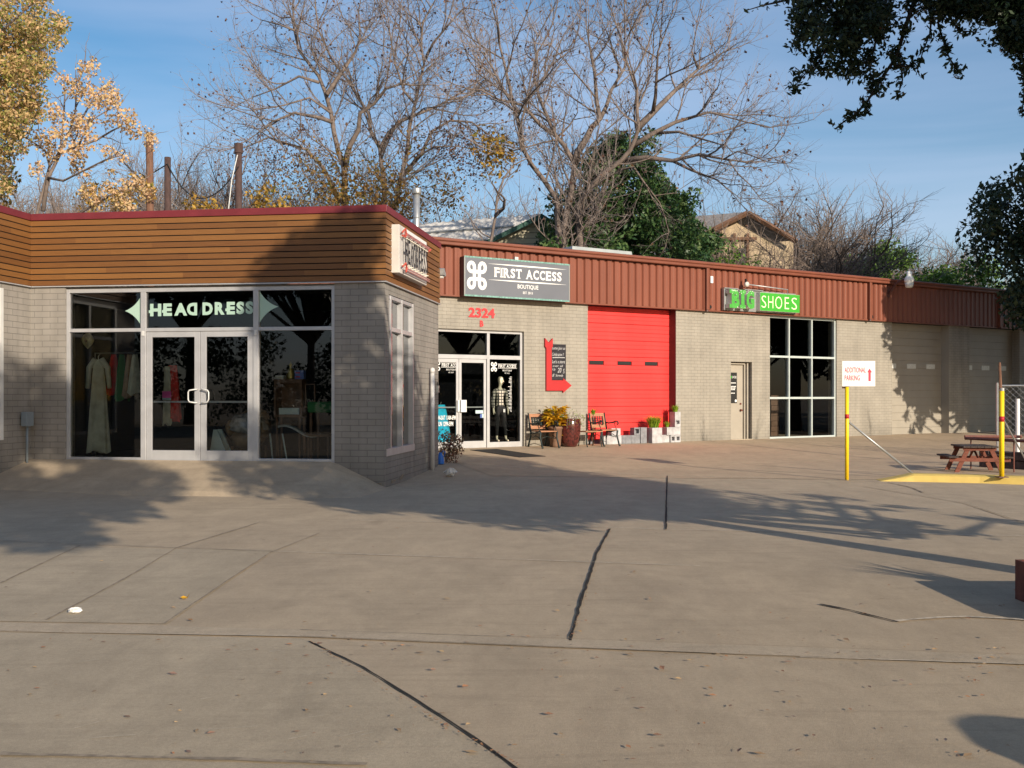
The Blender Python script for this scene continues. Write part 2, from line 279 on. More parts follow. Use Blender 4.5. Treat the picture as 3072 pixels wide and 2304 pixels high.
# ------------------------------------------------------------------ mesh builder
class MB:
    def __init__(s): s.v = []; s.f = []
    def add(s, v, f):
        o = len(s.v); s.v.extend(v); s.f.extend([tuple(i+o for i in q) for q in f]); return s
    def box(s, x0, y0, z0, x1, y1, z1):
        if x0 > x1: x0, x1 = x1, x0
        if y0 > y1: y0, y1 = y1, y0
        if z0 > z1: z0, z1 = z1, z0
        return s.add([(x0,y0,z0),(x1,y0,z0),(x1,y1,z0),(x0,y1,z0),(x0,y0,z1),(x1,y0,z1),(x1,y1,z1),(x0,y1,z1)],
                     [(0,3,2,1),(4,5,6,7),(0,1,5,4),(1,2,6,5),(2,3,7,6),(3,0,4,7)])
    def quad(s, *p): return s.add(list(p), [tuple(range(len(p)))])
    def tube(s, pts, r, n=8, cap=True, sx_=1):
        P = [Vector(p) for p in pts]; k = len(P); rr = r if isinstance(r, (list, tuple)) else [r]*k
        vs = []; prev = None
        for i, p in enumerate(P):
            t = (P[min(i+1, k-1)]-P[max(i-1, 0)])
            if t.length < 1e-9: t = Vector((0,0,1))
            t.normalize()
            if prev is None:
                a = Vector((0,0,1)) if abs(t.z) < .9 else Vector((1,0,0)); u = t.cross(a).normalized()
            else:
                u = prev - t*prev.dot(t); u = u.normalized() if u.length > 1e-6 else t.orthogonal().normalized()
            prev = u; wv = t.cross(u)
            for j in range(n):
                a = 2*math.pi*j/n; q = p + (u*math.cos(a)*sx_ + wv*math.sin(a))*rr[i]; vs.append((q.x, q.y, q.z))
        fs = [(i*n+j, i*n+(j+1) % n, (i+1)*n+(j+1) % n, (i+1)*n+j) for i in range(k-1) for j in range(n)]
        if cap and n > 2: fs += [tuple(reversed(range(n))), tuple((k-1)*n+j for j in range(n))]
        return s.add(vs, fs)
    def lathe(s, prof, n=24, c=(0,0,0), cap=True):
        vs = [(c[0]+r*math.cos(2*math.pi*j/n), c[1]+r*math.sin(2*math.pi*j/n), c[2]+z) for r, z in prof for j in range(n)]
        k = len(prof); fs = [(i*n+j, i*n+(j+1) % n, (i+1)*n+(j+1) % n, (i+1)*n+j) for i in range(k-1) for j in range(n)]
        if cap: fs += [tuple(reversed(range(n))), tuple((k-1)*n+j for j in range(n))]
        return s.add(vs, fs)
    def prismy(s, poly, y0, y1):        # polygon in x,z, extruded along y
        n = len(poly); vs = [(x, y0, z) for x, z in poly]+[(x, y1, z) for x, z in poly]
        return s.add(vs, [tuple(range(n)), tuple(reversed(range(n, 2*n)))]+[(i, n+i, n+(i+1) % n, (i+1) % n) for i in range(n)])
    def prismz(s, poly, z0, z1):
        n = len(poly); vs = [(x, y, z0) for x, y in poly]+[(x, y, z1) for x, y in poly]
        return s.add(vs, [tuple(reversed(range(n))), tuple(range(n, 2*n))]+[(i, (i+1) % n, n+(i+1) % n, n+i) for i in range(n)])
    def ribbon(s, pts, wd, y, dy=0, closed=False):   # flat ribbon in x,z facing -y
        n = len(pts); vs = []
        for i, (x, z) in enumerate(pts):
            a = pts[(i-1) % n] if (closed or i > 0) else pts[i]; b_ = pts[(i+1) % n] if (closed or i < n-1) else pts[i]
            tx, tz = b_[0]-a[0], b_[1]-a[1]; l = math.hypot(tx, tz) or 1; nx, nz_ = -tz/l, tx/l
            ww = wd[i] if isinstance(wd, (list, tuple)) else wd
            yy = y-dy*i/n
            vs += [(x+nx*ww/2, yy, z+nz_*ww/2), (x-nx*ww/2, yy, z-nz_*ww/2)]
        m_ = n if closed else n-1
        return s.add(vs, [(2*i, 2*i+1, 2*((i+1) % n)+1, 2*((i+1) % n)) for i in range(m_)])
    def xform(s, m):
        s.v = [tuple(m @ Vector(p)) for p in s.v]; return s
    def obj(s, name, m, parent=None, smooth=False, bevel=0):
        me = bpy.data.meshes.new(name); me.from_pydata(s.v, [], s.f); me.update()
        me.materials.append(M[m] if isinstance(m, str) else m)
        if smooth: me.shade_smooth()
        o = bpy.data.objects.new(name, me); COL.objects.link(o)
        if parent: o.parent = parent
        if bevel:
            bv = o.modifiers.new('bevel', 'BEVEL'); bv.width = bevel; bv.segments = 2; bv.limit_method = 'ANGLE'
        return o
def text(mb, s, x0, x1, z0, z1, y, depth=.004, bold=0.0, mirror=False, shear=0):
    cu = bpy.data.curves.new('t', 'FONT'); cu.body = s; cu.size = 1; cu.extrude = 0; cu.offset = bold; cu.resolution_u = 3; cu.shear = shear
    o = bpy.data.objects.new('t', cu); COL.objects.link(o)
    dg = bpy.context.evaluated_depsgraph_get(); dg.update()
    me = bpy.data.meshes.new_from_object(o.evaluated_get(dg))
    vs = [v.co.copy() for v in me.vertices]; fs = [tuple(p.vertices) for p in me.polygons]
    bpy.data.objects.remove(o); bpy.data.curves.remove(cu); bpy.data.meshes.remove(me)
    if not vs: return
    ax, bx_ = min(v.x for v in vs), max(v.x for v in vs); ay, by = min(v.y for v in vs), max(v.y for v in vs)
    def tx(v):
        k = (v.x-ax)/((bx_-ax) or 1); k = 1-k if mirror else k
        return (x0+k*(x1-x0), z0+(v.y-ay)/((by-ay) or 1)*(z1-z0))
    P = [tx(v) for v in vs]
    ff = [tuple(reversed(q)) for q in fs] if mirror else fs
    n = len(P)
    mb.add([(x, y, z) for x, z in P], ff)
    if depth > .001:   # side walls from boundary edges
        cnt = {}
        for q in ff:
            for i in range(len(q)):
                e = (q[i], q[(i+1) % len(q)]); cnt[e] = 1
        bd = [e for e in cnt if (e[1], e[0]) not in cnt]
        for a, b_ in bd:
            (xa, za), (xb, zb) = P[a], P[b_]
            mb.add([(xa, y, za), (xb, y, zb), (xb, y+depth, zb), (xa, y+depth, za)], [(0, 3, 2, 1)])
def tag(o, label, cat, group=None, kind=None):
    if label: o['label'] = label
    if cat: o['category'] = cat
    if group: o['group'] = group
    if kind: o['kind'] = kind
    return o
def thing(name, label, cat, loc=(0,0,0), rz=0, group=None):
    o = bpy.data.objects.new(name, None); COL.objects.link(o); o.location = loc; o.rotation_euler = (0, 0, rz); o.empty_display_size = .2
    return tag(o, label, cat, group)
def struct(o): o['kind'] = 'structure'; return o
# wall frames: local x along the wall to the right, local y into the wall, z up
FR = dict(A=((-2.07, 16.76), -8.0), C=((-2.07, 16.76), 82.0), B=((-1.19, 25.3), 32.2), D=((-8.21, 17.62), 82.0))
def fm(n): (ox, oy), a = FR[n]; return (ox, oy, 0), R(a)
def wp(n, u, dd, z=0):                 # frame point -> world; dd = distance in front of the wall
    (ox, oy), a = FR[n]; c, s_ = math.cos(R(a)), math.sin(R(a)); return (ox+u*c+dd*s_, oy+u*s_-dd*c, z)
def zg(x, y):                          # ground height
    (ox, oy), a = FR['B']; dd = (x-ox)*math.sin(R(a))-(y-oy)*math.cos(R(a))
    return max(0, .2-.035*max(dd, 0))

# ------------------------------------------------------------------ ground
g = MB(); us = [-260, -2, 30, 260]; ds = [-420, 0, 5.714, 300]; zs = [.2, .2, 0, 0]
for i, u in enumerate(us):
    for j, dd in enumerate(ds): g.v.append(wp('B', u, dd, zs[j]))
for i in range(3):
    for j in range(3): g.f.append((i*4+j, i*4+j+1, (i+1)*4+j+1, (i+1)*4+j))
struct(g.obj('ground', 'conc'))
# apron slab (lighter, in front of the long wall)
def sheet(name, pts, m, lift, n=1):
    b = MB(); b.v = [(x, y, zg(x, y)+lift) for x, y in pts]; b.f = [tuple(range(len(pts)))]; return struct(b.obj(name, m))
p0 = wp('B', -1.2, .0); p1 = wp('B', 26, 0); p2 = wp('B', 26, 5.714); p3 = wp('B', -4, 5.714)
ap = MB(); cseam = [(-2.0, 19.3), (1.0, 18.9), (6.0, 18.45), (12.0, 17.6), (16, 17.2)]
a_top = [wp('B', u, 0) for u in (-1.2, 5, 12, 26)]; a_mid = [wp('B', u, 5.714) for u in (-2.6, 5, 12, 26)]
a_bot = [(-1.6, 19.45), (3.0, 18.7), (7.5, 18.30), (13.5, 17.5)]
for row, z in ((a_top, .204), (a_mid, .004), (a_bot, .004)):
    for q in row: ap.v.append((q[0], q[1], z))
for r_ in range(2):
    for i in range(3): ap.f.append((r_*4+i, (r_+1)*4+i, (r_+1)*4+i+1, r_*4+i+1))
struct(ap.obj('apron_pavement', 'conc3'))
def gp(px, py, z=0.0):                 # ground point seen at a place of the photo
    Y = (1.5-z)*3100/(py-1186); return ((px-1536)/3100*Y, Y)
sheet('grey_slab', [gp(-900, 1880), gp(900, 1917), gp(930, 1925), gp(1250, 2120), gp(1560, 2310), gp(1700, 2420), gp(-1500, 2420)], 'conc2', .004)
sheet('side_slab', [gp(-260, 1640), gp(820, 1650), gp(500, 1873), gp(-600, 1856)], 'conc2', .004)
sheet('gutter_strip', [gp(-1200, 1858), gp(0, 1870), gp(1000, 1893), gp(1700, 1920), gp(3072, 1968), gp(3500, 1985), gp(3500, 2020), gp(3072, 1996), gp(1700, 1946), gp(900, 1913), gp(0, 1895), gp(-1200, 1880)], 'conc4', .0065)
def strip(name, pts, wd, m, lift=.0085, jit=.3, seed=1):
    rr = random.Random(seed); q = []
    for i in range(len(pts)-1):
        a, b = Vector(pts[i]), Vector(pts[i+1]); k = max(2, int((b-a).length/.12))
        for j in range(k): q.append(a.lerp(b, j/k))
    q.append(Vector(pts[-1])); mb = MB(); n = len(q)
    for i, p in enumerate(q):
        t = (q[min(i+1, n-1)]-q[max(i-1, 0)]).normalized(); nn = Vector((-t.y, t.x)); s1 = wd*(.5+rr.uniform(-jit, jit)*.8); s2 = wd*(.5+rr.uniform(-jit, jit)*.8); of = rr.uniform(-jit, jit)*wd*.3
        for s_ in (s1+of, -s2+of):
            x, y = p+nn*s_; mb.v.append((x, y, zg(x, y)+lift))
    mb.f = [(2*i, 2*i+1, 2*i+3, 2*i+2) for i in range(n-1)]
    return struct(mb.obj(name, m))
strip('open_pavement_joint', [gp(1830, 1588), gp(1790, 1660), gp(1765, 1740), gp(1735, 1830), gp(1710, 1925)], .022, 'jointd', seed=2)
strip('open_pavement_joint', [gp(928, 1927), gp(1090, 2005), gp(1290, 2130), gp(1420, 2215), gp(1560, 2320)], .013, 'jointd', seed=3)
strip('open_pavement_joint', [gp(2002, 1428), gp(1999, 1500), gp(1998, 1590)], .020, 'jointd', seed=4)
strip('open_pavement_joint', [gp(2460, 1815), gp(2560, 1835), gp(2690, 1868)], .022, 'jointd', .0085, .45, 5)
strip('patched_pavement_joint', [gp(2690, 1866), gp(2780, 1857), gp(2900, 1853), gp(3080, 1862)], .035, 'jointp', .0088, .45, 6)
strip('open_pavement_joint', [gp(2666, 1448), gp(2730, 1462), gp(2770, 1478)], .035, 'jointl', .0085, .4, 7)
for i, (pts, m, wd) in enumerate([([gp(0, 1752), gp(240, 1638)], 'jointl', .016), ([gp(140, 1862), gp(380, 1735), gp(530, 1645), gp(780, 1568)], 'jointl', .016),
      ([gp(495, 1872), gp(650, 1765), gp(810, 1660), gp(960, 1600)], 'jointl', .014), ([gp(820, 1656), gp(1540, 1680), gp(2100, 1700)], 'jointp', .013), ([gp(1040, 1562), gp(1500, 1572), gp(2000, 1590), gp(3100, 1610)], 'jointp', .016),
      ([gp(-100, 1620), gp(530, 1645), gp(820, 1656)], 'jointl', .014), ([gp(1340, 1400), gp(2000, 1428), gp(2540, 1441), gp(2640, 1446)], 'jointp', .03),
      ([gp(900, 1912), gp(1700, 1945), gp(2400, 1975)], 'jointl', .006), ([gp(2400, 1975), gp(3072, 1997)], 'jointp', .012), ([gp(900, 1893), gp(1700, 1920), gp(3072, 1968)], 'jointl', .006),
      ([gp(-200, 1895), gp(900, 1913)], 'jointp', .008), ([gp(2300, 1385, .05), gp(1700, 1372, .08)], 'jointl', .02), ([gp(2590, 1460), gp(2890, 1510), gp(3072, 1570)], 'jointl', .02),
      ([gp(0, 2268), gp(700, 2285), gp(1100, 2300)], 'jointl', .03)]):
    strip('tooled_pavement_joint', pts, wd, m, .0088+.0002*i, .35, 10+i)
# entrance ramp against the timber-topped shop
rp = MB(); un = [-6.9+i*.15 for i in range(48)]; vn = [0, .2, .5, .8, 1.1, 1.4, 1.6, 1.8]
for u in un:
    for v in vn:
        k = max(0, min(1, (-u)/.85)); bow = 1.8+.0*u
        h = .40*(1-v/bow)*k + .015*math.sin(u*2.1+v)*(v/1.8)*k
        x, y, _ = wp('A', u, v); rp.v.append((x, y, max(h, 0)+.016 if v < 1.75 and k > 0 else -.02))
for i in range(len(un)-1):
    for j in range(len(vn)-1): rp.f.append((i*8+j, i*8+j+1, (i+1)*8+j+1, (i+1)*8+j))
struct(rp.obj('entrance_ramp', 'conc'))
sc_ = MB(); rs = random.Random(77)
for k in range(16):                    # pale scuffs left by tyres and bumpers
    px, py = rs.uniform(150, 1100), rs.uniform(1930, 2240); x, y = gp(px, py); a = rs.uniform(.2, .9); l = rs.uniform(.05, .22); wd = rs.uniform(.002, .005); c, q = math.cos(a), math.sin(a)
    sc_.quad((x, y, .0092), (x+c*l, y+q*l, .0092), (x+c*l-q*wd, y+q*l+c*wd, .0092), (x-q*wd, y+c*wd, .0092))
struct(sc_.obj('pavement_scuffs', 'jointp'))
# fallen leaves and grit: nobody could count them
lf = MB(); rl = random.Random(5)
for i in range(430):
    px = rl.uniform(-100, 3150); py = 1500+800*rl.random()**.8
    if rl.random() < .25: py = rl.gauss(1925+px*.02, 40)
    if px < 900 and rl.random() < .5: continue
    x, y = gp(px, py); s_ = rl.uniform(.004, .015)*(1.5 if rl.random() < .15 else 1); a = rl.uniform(0, 6.28); z = .0120
    c, sn = math.cos(a)*s_, math.sin(a)*s_; q = rl.uniform(0, .6)*s_
    lf.quad((x-c*1.5, y-sn*1.5, z), (x+sn*.7, y-c*.7, z+q), (x+c*1.5, y+sn*1.5, z+q*.5), (x-sn*.7, y+c*.7, z+.001))
for i in range(160):                   # leaf grit collected along the open joints
    a, b = ((928, 1927), (1560, 2310)) if i % 2 else ((1830, 1588), (1710, 1925)); t = rl.random()
    x, y = gp(a[0]+(b[0]-a[0])*t+rl.uniform(-7, 7)+(22*math.sin(t*3.1) if i % 2 else 0)*-1, a[1]+(b[1]-a[1])*t); s_ = rl.uniform(.004, .009)
    lf.quad((x-s_, y, .019), (x, y-s_, .022), (x+s_, y, .019), (x, y+s_, .021))
o = lf.obj('fallen_leaves', 'litter'); tag(o, 'small dry brown and tan leaves scattered over the concrete lot', 'leaves', kind='stuff')
def crumple(name, c, sz, m, label, cat, seed, fl=.5):
    b = MB(); rr = random.Random(seed); n = 12; prof = []
    for i in range(7):
        th = math.pi*i/6
        for j in range(n):
            ph = 2*math.pi*j/n; r_ = 1+rr.uniform(-.28, .28)
            prof.append((c[0]+sz*r_*math.sin(th)*math.cos(ph)*1.3, c[1]+sz*r_*math.sin(th)*math.sin(ph), c[2]+max(0, sz*fl*(1-math.cos(th)*r_))))
    b.v = prof; b.f = [(i*n+j, (i+1)*n+j, (i+1)*n+(j+1) % n, i*n+(j+1) % n) for i in range(6) for j in range(n)]
    return tag(b.obj(name, m), label, cat)
x, y = gp(225, 1840); crumple('crumpled_paper', (x, y, .005), .034, 'white', 'white crumpled paper lying alone on the concrete at lower left', 'paper', 3)
x, y = gp(555, 1800)
b = MB(); b.v = [(x-.035, y, .02), (x-.01, y-.015, .012), (x+.02, y-.01, .015), (x+.035, y+.005, .05), (x+.01, y+.012, .02), (x-.015, y+.012, .03)]; b.f = [(0, 1, 4, 5), (1, 2, 3, 4)]
tag(b.obj('curled_leaf', 'croton'), 'single curled orange leaf on the concrete left of centre', 'leaf')
x, y = wp('B', -.75, 3.9)[:2]
crumple('pale_dome', (-1.13, 18.9, .02), .085, 'offw', 'small pale rounded lump on the ground right of the downpipe corner', 'cap', 8, .9)  # small pale dome sitting on the ground

# ------------------------------------------------------------------ shop with cedar fascia (front face, right flank, left return)
loc, rz = fm('A')
A = thing('corner_shop_building', 'low shop of pale painted brick under a cedar board fascia with red cap', 'building', loc, rz)
zt = 3.30
wl = MB()
wl.box(-.838, 0, -.1, 0, .28, 3.335); wl.box(-6.2, 0, -.1, -5.555, .28, 3.335)
wl.box(-5.555, .02, -.1, -.838, .28, .395); wl.box(-5.555, .06, 3.30, -.838, .28, 3.335)
# right flank, modelled in the same local frame: local y is the depth
wl.box(-.28, .28, -.1, 0, .12+.0, 3.335) if False else None
wl.box(-.28, 2.07, -.1, 0, 4.17, 3.335); wl.box(-.28, .2801, -.1, -.003, 2.07, .50); wl.box(-.28, .2801, 3.17, -.003, 2.07, 3.335)
wl.box(-6.2, 4.17-.25, -.1, -.28, 4.17, 3.335)
# left return coming toward the viewer and the front left of it
wl.box(-6.48, -.74, -.1, -6.2, 0, 3.335); wl.box(-6.48, -2.7, -.1, -6.2, -.74, .77); wl.box(-6.48, -2.7, 3.25, -6.2, -.74, 3.335)
wl.box(-6.48, -3.4, -.1, -6.2, -2.7, 3.335); wl.box(-12, -3.4, -.1, -6.48, -3.15, 3.335)
wl.obj('brick_wall', 'brickA', A)
cl = MB()
def board_run(mb, pts):                # eleven boards following a plan polyline, outer face 3 cm proud
    for k in range(11):
        z0 = 3.353+k*.1016+.008; z1 = z0+.0836
        for (x0, y0, x1, y1) in pts: mb.box(x0, y0, z0, x1, y1, z1)
board_run(cl, [(-6.17, -.03, .03, 0), (0, 0, .03, 4.2), (-6.20, -3.43, -6.17, -.03), (-12, -3.43, -6.2, -3.40)])
cl.obj('cedar_cladding', 'wood', A)
bk = MB(); bk.box(-6.18, -.012, 3.35, .012, .1, 4.47); bk.box(-.09, .1, 3.35, .012, 4.18, 4.47); bk.box(-6.3, -3.41, 3.35, -6.185, -.0121, 4.47); bk.box(-12, -3.41, 3.35, -6.3, -3.3, 4.47)
bk.obj('cladding_backing', 'gap', A)
fl = MB(); fl.box(-6.15, -.045, 3.336, .045, 0, 3.353); fl.box(.0, .0, 3.336, .045, 4.21, 3.353); fl.box(-6.2, -3.44, 3.336, -6.155, -.045, 3.353)
fl.obj('drip_flashing', 'alu', A)
tr = MB(); tr.box(-6.16, -.05, 4.47, .05, .18, 4.585); tr.box(-.18, .18, 4.47, .05, 4.22, 4.585); tr.box(-6.4, -3.45, 4.47, -6.16, .18, 4.585); tr.box(-12, -3.45, 4.47, -6.4, -3.25, 4.585)
tr.obj('red_parapet_cap', 'redtrim', A, bevel=.006)
rf = MB(); rf.box(-12, .18, 4.2, -.18, 4.15, 4.3); rf.box(-12, -3.25, 4.2, -6.4, .18, 4.3); rf.obj('roof', 'roofg', A)
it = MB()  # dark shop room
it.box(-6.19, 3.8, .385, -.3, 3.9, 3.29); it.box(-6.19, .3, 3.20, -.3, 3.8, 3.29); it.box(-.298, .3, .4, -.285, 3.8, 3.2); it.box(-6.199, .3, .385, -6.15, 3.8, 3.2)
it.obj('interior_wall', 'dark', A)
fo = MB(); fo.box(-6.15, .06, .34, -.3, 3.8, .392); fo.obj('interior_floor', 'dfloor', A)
# storefront
fr_ = MB(); Y0, Y1 = .02, .12
fr_.box(-5.555, Y0, .395, -5.50, Y1, 3.30); fr_.box(-.895, Y0, .395, -.838, Y1, 3.30); fr_.box(-5.50, Y0, 3.235, -.895, Y1, 3.30)
fr_.box(-5.50, Y0, .395, -4.20, Y1, .455); fr_.box(-2.16, Y0, .395, -.895, Y1, .455)
for u in (-4.17, -2.19): fr_.box(u-.045, Y0-.003, .395, u+.045, Y1+.003, 3.2345)
for a, b_ in ((-5.50, -4.215), (-4.125, -2.235), (-2.145, -.895)): fr_.box(a, Y0, 2.57, b_, Y1, 2.63)
fr_.obj('window_frame', 'alu', A, bevel=.004)
for nm, a, b_, z0, z1 in [('window_pane', -5.50, -4.215, .455, 2.57), ('window_pane', -5.50, -4.215, 2.63, 3.235), ('window_pane', -4.125, -2.235, 2.63, 3.235), ('window_pane', -2.145, -.895, .455, 2.57), ('window_pane', -2.145, -.895, 2.63, 3.235)]:
    MB().quad((a, .07, z0), (b_, .07, z0), (b_, .07, z1), (a, .07, z1)).obj(nm, 'glass', A)
def glass_door(par, x0, x1, z0, z1, y, hinge_left, fm_='alu', gm='glass', st=.10, bot=.17, bar=None, handle=True, top=.09):
    d_ = MB(); d_.box(x0, y, z0, x0+st, y+.045, z1); d_.box(x1-st, y, z0, x1, y+.045, z1); d_.box(x0+st, y, z0, x1-st, y+.045, z0+bot); d_.box(x0+st, y, z1-top, x1-st, y+.045, z1)
    o = d_.obj('door', fm_, par, bevel=.003)
    MB().quad((x0+st, y+.02, z0+bot), (x1-st, y+.02, z0+bot), (x1-st, y+.02, z1-top), (x0+st, y+.02, z1-top)).obj('glass_pane', gm, o)
    if bar: MB().box(x0+st, y+.03, bar-.018, x1-st, y+.075, bar+.012).obj('push_bar', fm_, o)
    if handle:
        hx = x1-.045 if hinge_left else x0+.045; s_ = -1 if hinge_left else 1
        MB().tube([(hx, y-.002, 1.60), (hx, y-.06, 1.60), (hx+s_*.11, y-.075, 1.585), (hx+s_*.13, y-.075, 1.55), (hx+s_*.13, y-.075, 1.43), (hx+s_*.11, y-.075, 1.39), (hx, y-.06, 1.375), (hx, y-.002, 1.375)], .012, 8).obj('pull_handle', 'alud', o, True)
    return o
glass_door(A, -4.12, -3.168, .41, 2.565, .035, True, bar=1.395)
glass_door(A, -3.160, -2.24, .41, 2.565, .035, False, bar=1.395)
th = MB(); th.box(-4.125, -.02, .392, -2.235, .14, .4085); th.obj('threshold', 'steel', A)
MB().box(-4.19, -.0, 2.50, -4.15, .0165, 2.58).obj('door_pivot', 'alud', A); MB().box(-2.21, -.0, 2.50, -2.17, .0165, 2.58).obj('door_pivot', 'alud', A)
# lettering on the glass: HEA + mirrored D, DRESS, and two curved diamonds halves
le = MB(); yv = .066; zb, zt_ = 2.83, 3.04
def curve_q(p0, p1, p2, n=8): return [((1-t)**2*p0[0]+2*(1-t)*t*p1[0]+t*t*p2[0], (1-t)**2*p0[1]+2*(1-t)*t*p1[1]+t*t*p2[1]) for t in [i/n for i in range(n+1)]]
def star(mb, tip, xb, zc, hh):
    up = curve_q((tip, zc), ((tip*.35+xb*.65), zc+hh*.25), (xb, zc+hh)); dn = curve_q((xb, zc-hh), ((tip*.35+xb*.65), zc-hh*.25), (tip, zc))[:-1]
    pts = up+dn; n = len(up)
    # fan strips between upper and lower curve
    lo = list(reversed(curve_q((xb, zc-hh), ((tip*.35+xb*.65), zc-hh*.25), (tip, zc))))
    vs = []
    for a, b_ in zip(up, lo): vs += [(a[0], yv, a[1]), (b_[0], yv, b_[1])]
    mb.add(vs, [(2*i, 2*i+1, 2*i+3, 2*i+2) for i in range(n-1)])
star(le, -4.52, -4.225, 2.925, .26); star(le, -1.82, -2.14, 2.965, .26)
def deco(mb, ch, x0, x1, z0, z1, y, mirror=False):    # heavy display capitals: bold text with flared feet
    text(mb, ch, x0, x1, z0, z1, y, 0, .055, mirror)
L = [('H',-4.07,-3.87),('E',-3.835,-3.68),('A',-3.64,-3.41),('D',-3.415,-3.235),('D',-3.14,-2.96),('R',-2.925,-2.75),('E',-2.715,-2.57),('S',-2.545,-2.41),('S',-2.385,-2.25)]
for i, (c, a, b_) in enumerate(L):
    k = (a+4.075)/1.675*.02; deco(le, c, a, b_, zb+k, zt_+k, yv, i == 3)
    if c in 'HE': le.box(a-.022, yv-.003, zb+k+.055, a, yv-.001, zb+k+.1)
le.obj('window_lettering', 'mint', A)
# flank windows (glass set back, mullions face out)
loc, rzc = fm('C')
fw = MB(); gx = -.09
for v in (.13, .43+.02, 1.22, 2.03): fw.box(gx-.02, v-.03, .62, -.002, v+.03, 3.16)
for a, b_ in ((.16, .42), (.48, 1.19), (1.25, 2.0)): fw.box(gx-.02, a, 2.57, -.012, b_, 2.64); fw.box(gx-.02, a, 3.10, -.012, b_, 3.16)
fw.box(gx-.03, .12, .50, .012, 2.07, .62)
fw.obj('window_frame', 'alu', A, bevel=.003)
for a, b_ in ((.16, .42), (.48, 1.19), (1.25, 2.0)):
    MB().quad((gx, a, .62), (gx, b_, .62), (gx, b_, 2.57), (gx, a, 2.57)).obj('window_pane', 'glassc', A)
    MB().quad((gx, a, 2.64), (gx, b_, 2.64), (gx, b_, 3.10), (gx, a, 3.10)).obj('window_pane', 'glassc', A)
# left return window
fd = MB()
for v in (-.78, -1.72, -2.66): fd.box(-6.26, v-.04, .77, -6.195, v+.04, 3.25)
for a, b_ in ((-1.68, -.82), (-2.62, -1.76)):
    for z0, z1 in ((.77, .83), (2.57, 2.63), (3.19, 3.25)): fd.box(-6.26, a, z0, -6.197, b_, z1)
    MB().quad((-6.24, a, .83), (-6.24, b_, .83), (-6.24, b_, 3.19), (-6.24, a, 3.19)).obj('window_pane', 'glassd', A)
fd.obj('window_frame', 'alud', A, bevel=.003)
# broken brick at the foot of the corner
cb_ = MB(); rr = random.Random(4)
for i in range(26):
    t = rr.random()
    if t < .5: cb_.box(-.02-rr.random()*.55, -.012, .02+rr.random()*.04, -.05-rr.random()*.5, -.001, .05+rr.random()*.05)
    else: v = .15+rr.random()*1.1; cb_.box(.001, v, .03+rr.random()*.05, .01, v+.05+rr.random()*.12, .07+rr.random()*.06)
cb_.obj('chipped_plaster', 'jointl', A)
# flank fixtures
ln, rzc = fm('C')
def onC(name, label, cat, u, dd, z): x, y, _ = wp('C', u, dd); return thing(name, label, cat, (x, y, z), R(82))
t = onC('drain_pipe', 'white capped pipe standing against the flank of the cedar-topped shop', 'pipe', 3.30, .07, .04)
MB().tube([(0,0,0),(0,0,1.97)], .042, 14).obj('pipe', 'pvc', t, True); MB().lathe([(.046,-.06),(.05,0),(.04,.035),(.0,.05)], 14, (0,0,1.95)).obj('end_cap', 'pvc', t, True)
MB().tube([(0,0,.28),(0,.07,.28)], .012, 6).obj('bracket', 'steel', t)
t = onC('padlock_box', 'grey key lockbox hanging from the white pipe', 'lockbox', 3.345, .15, 1.64)
MB().box(-.01,-.035,-.09,.075,.015,.05).obj('case', 'lock', t, bevel=.01); MB().tube([(.012,0,.05),(.012,0,.10),(.03,0,.12),(.05,0,.10),(.05,0,.05)], .007, 6).obj('shackle', 'black', t)
MB().box(.008,-.040,-.05,.055,-.036,.0).obj('dial_cover', 'black', t)
# neon box sign on the flank
t = onC('neon_box_sign', 'white box sign with black HEADDRESS lettering and unlit neon tubes', 'sign', .35, 0, 3.53)
MB().box(0, -.16, 0, 2.05, .001, .80).obj('sign_box', 'offw', t, bevel=.006)
fx = MB(); names = 'HEADDRESS'; x0 = .36
for i, c in enumerate(names):
    a = .20+i*.195; text(fx, c, a, a+.150, .19, .60, -.215, .004, .0, i == 3)
fx.obj('lettering', 'black', t)
nt_ = MB()
for k in range(16): x_ = .15+k*.12; nt_.tube([(x_, -.165, .15+.02*(k % 2)), (x_, -.215, .15+.02*(k % 2))], .010, 6); nt_.tube([(x_, -.165, .62), (x_, -.21, .62)], .010, 6)
nt_.obj('letter_tube', 'tubew', t)
ot = MB(); ot.tube([(.02,-.2,.66),(.10,-.24,.74),(.16,-.24,.66),(.10,-.24,.60),(.03,-.2,.62)], .016, 6); ot.tube([(.05,-.2,.10),(.12,-.24,.17),(.20,-.24,.10),(.14,-.24,.02)], .016, 6); ot.tube([(1.95,-.22,.62),(2.02,-.24,.66)], .02, 6)
ot.obj('orange_tube', 'orange', t)
pt = MB(); pt.tube([(.12,-.22,.655),(2.0,-.22,.655)], .012, 6); pt.tube([(.12,-.22,.685),(2.0,-.22,.685)], .012, 6); pt.tube([(.15,-.22,.10),(2.0,-.22,.10)], .012, 6); pt.tube([(.15,-.22,.065),(2.0,-.22,.065)], .012, 6)
for k in range(6): pt.tube([(.3+k*.32,-.16,.67),(.3+k*.32,-.23,.67)], .018, 6)
pt.obj('border_tube', 'tube2', t)
MB().box(.30,-.168,.735,1.98,-.161,.785).obj('white_stripe', 'white', t)
t = onC('flood_light', 'small grey floodlight peeking out at the end of the cedar fascia', 'light', 4.20, -.05, 3.98)
MB().prismy([(0,-.04),(.16,-.06),(.22,-.02),(.06,.10),(0,.08)], -.16, .04).obj('housing', 'steel', t)
MB().box(.01,-.13,-.10,.12,.0,-.062).obj('lens', 'lens', t)
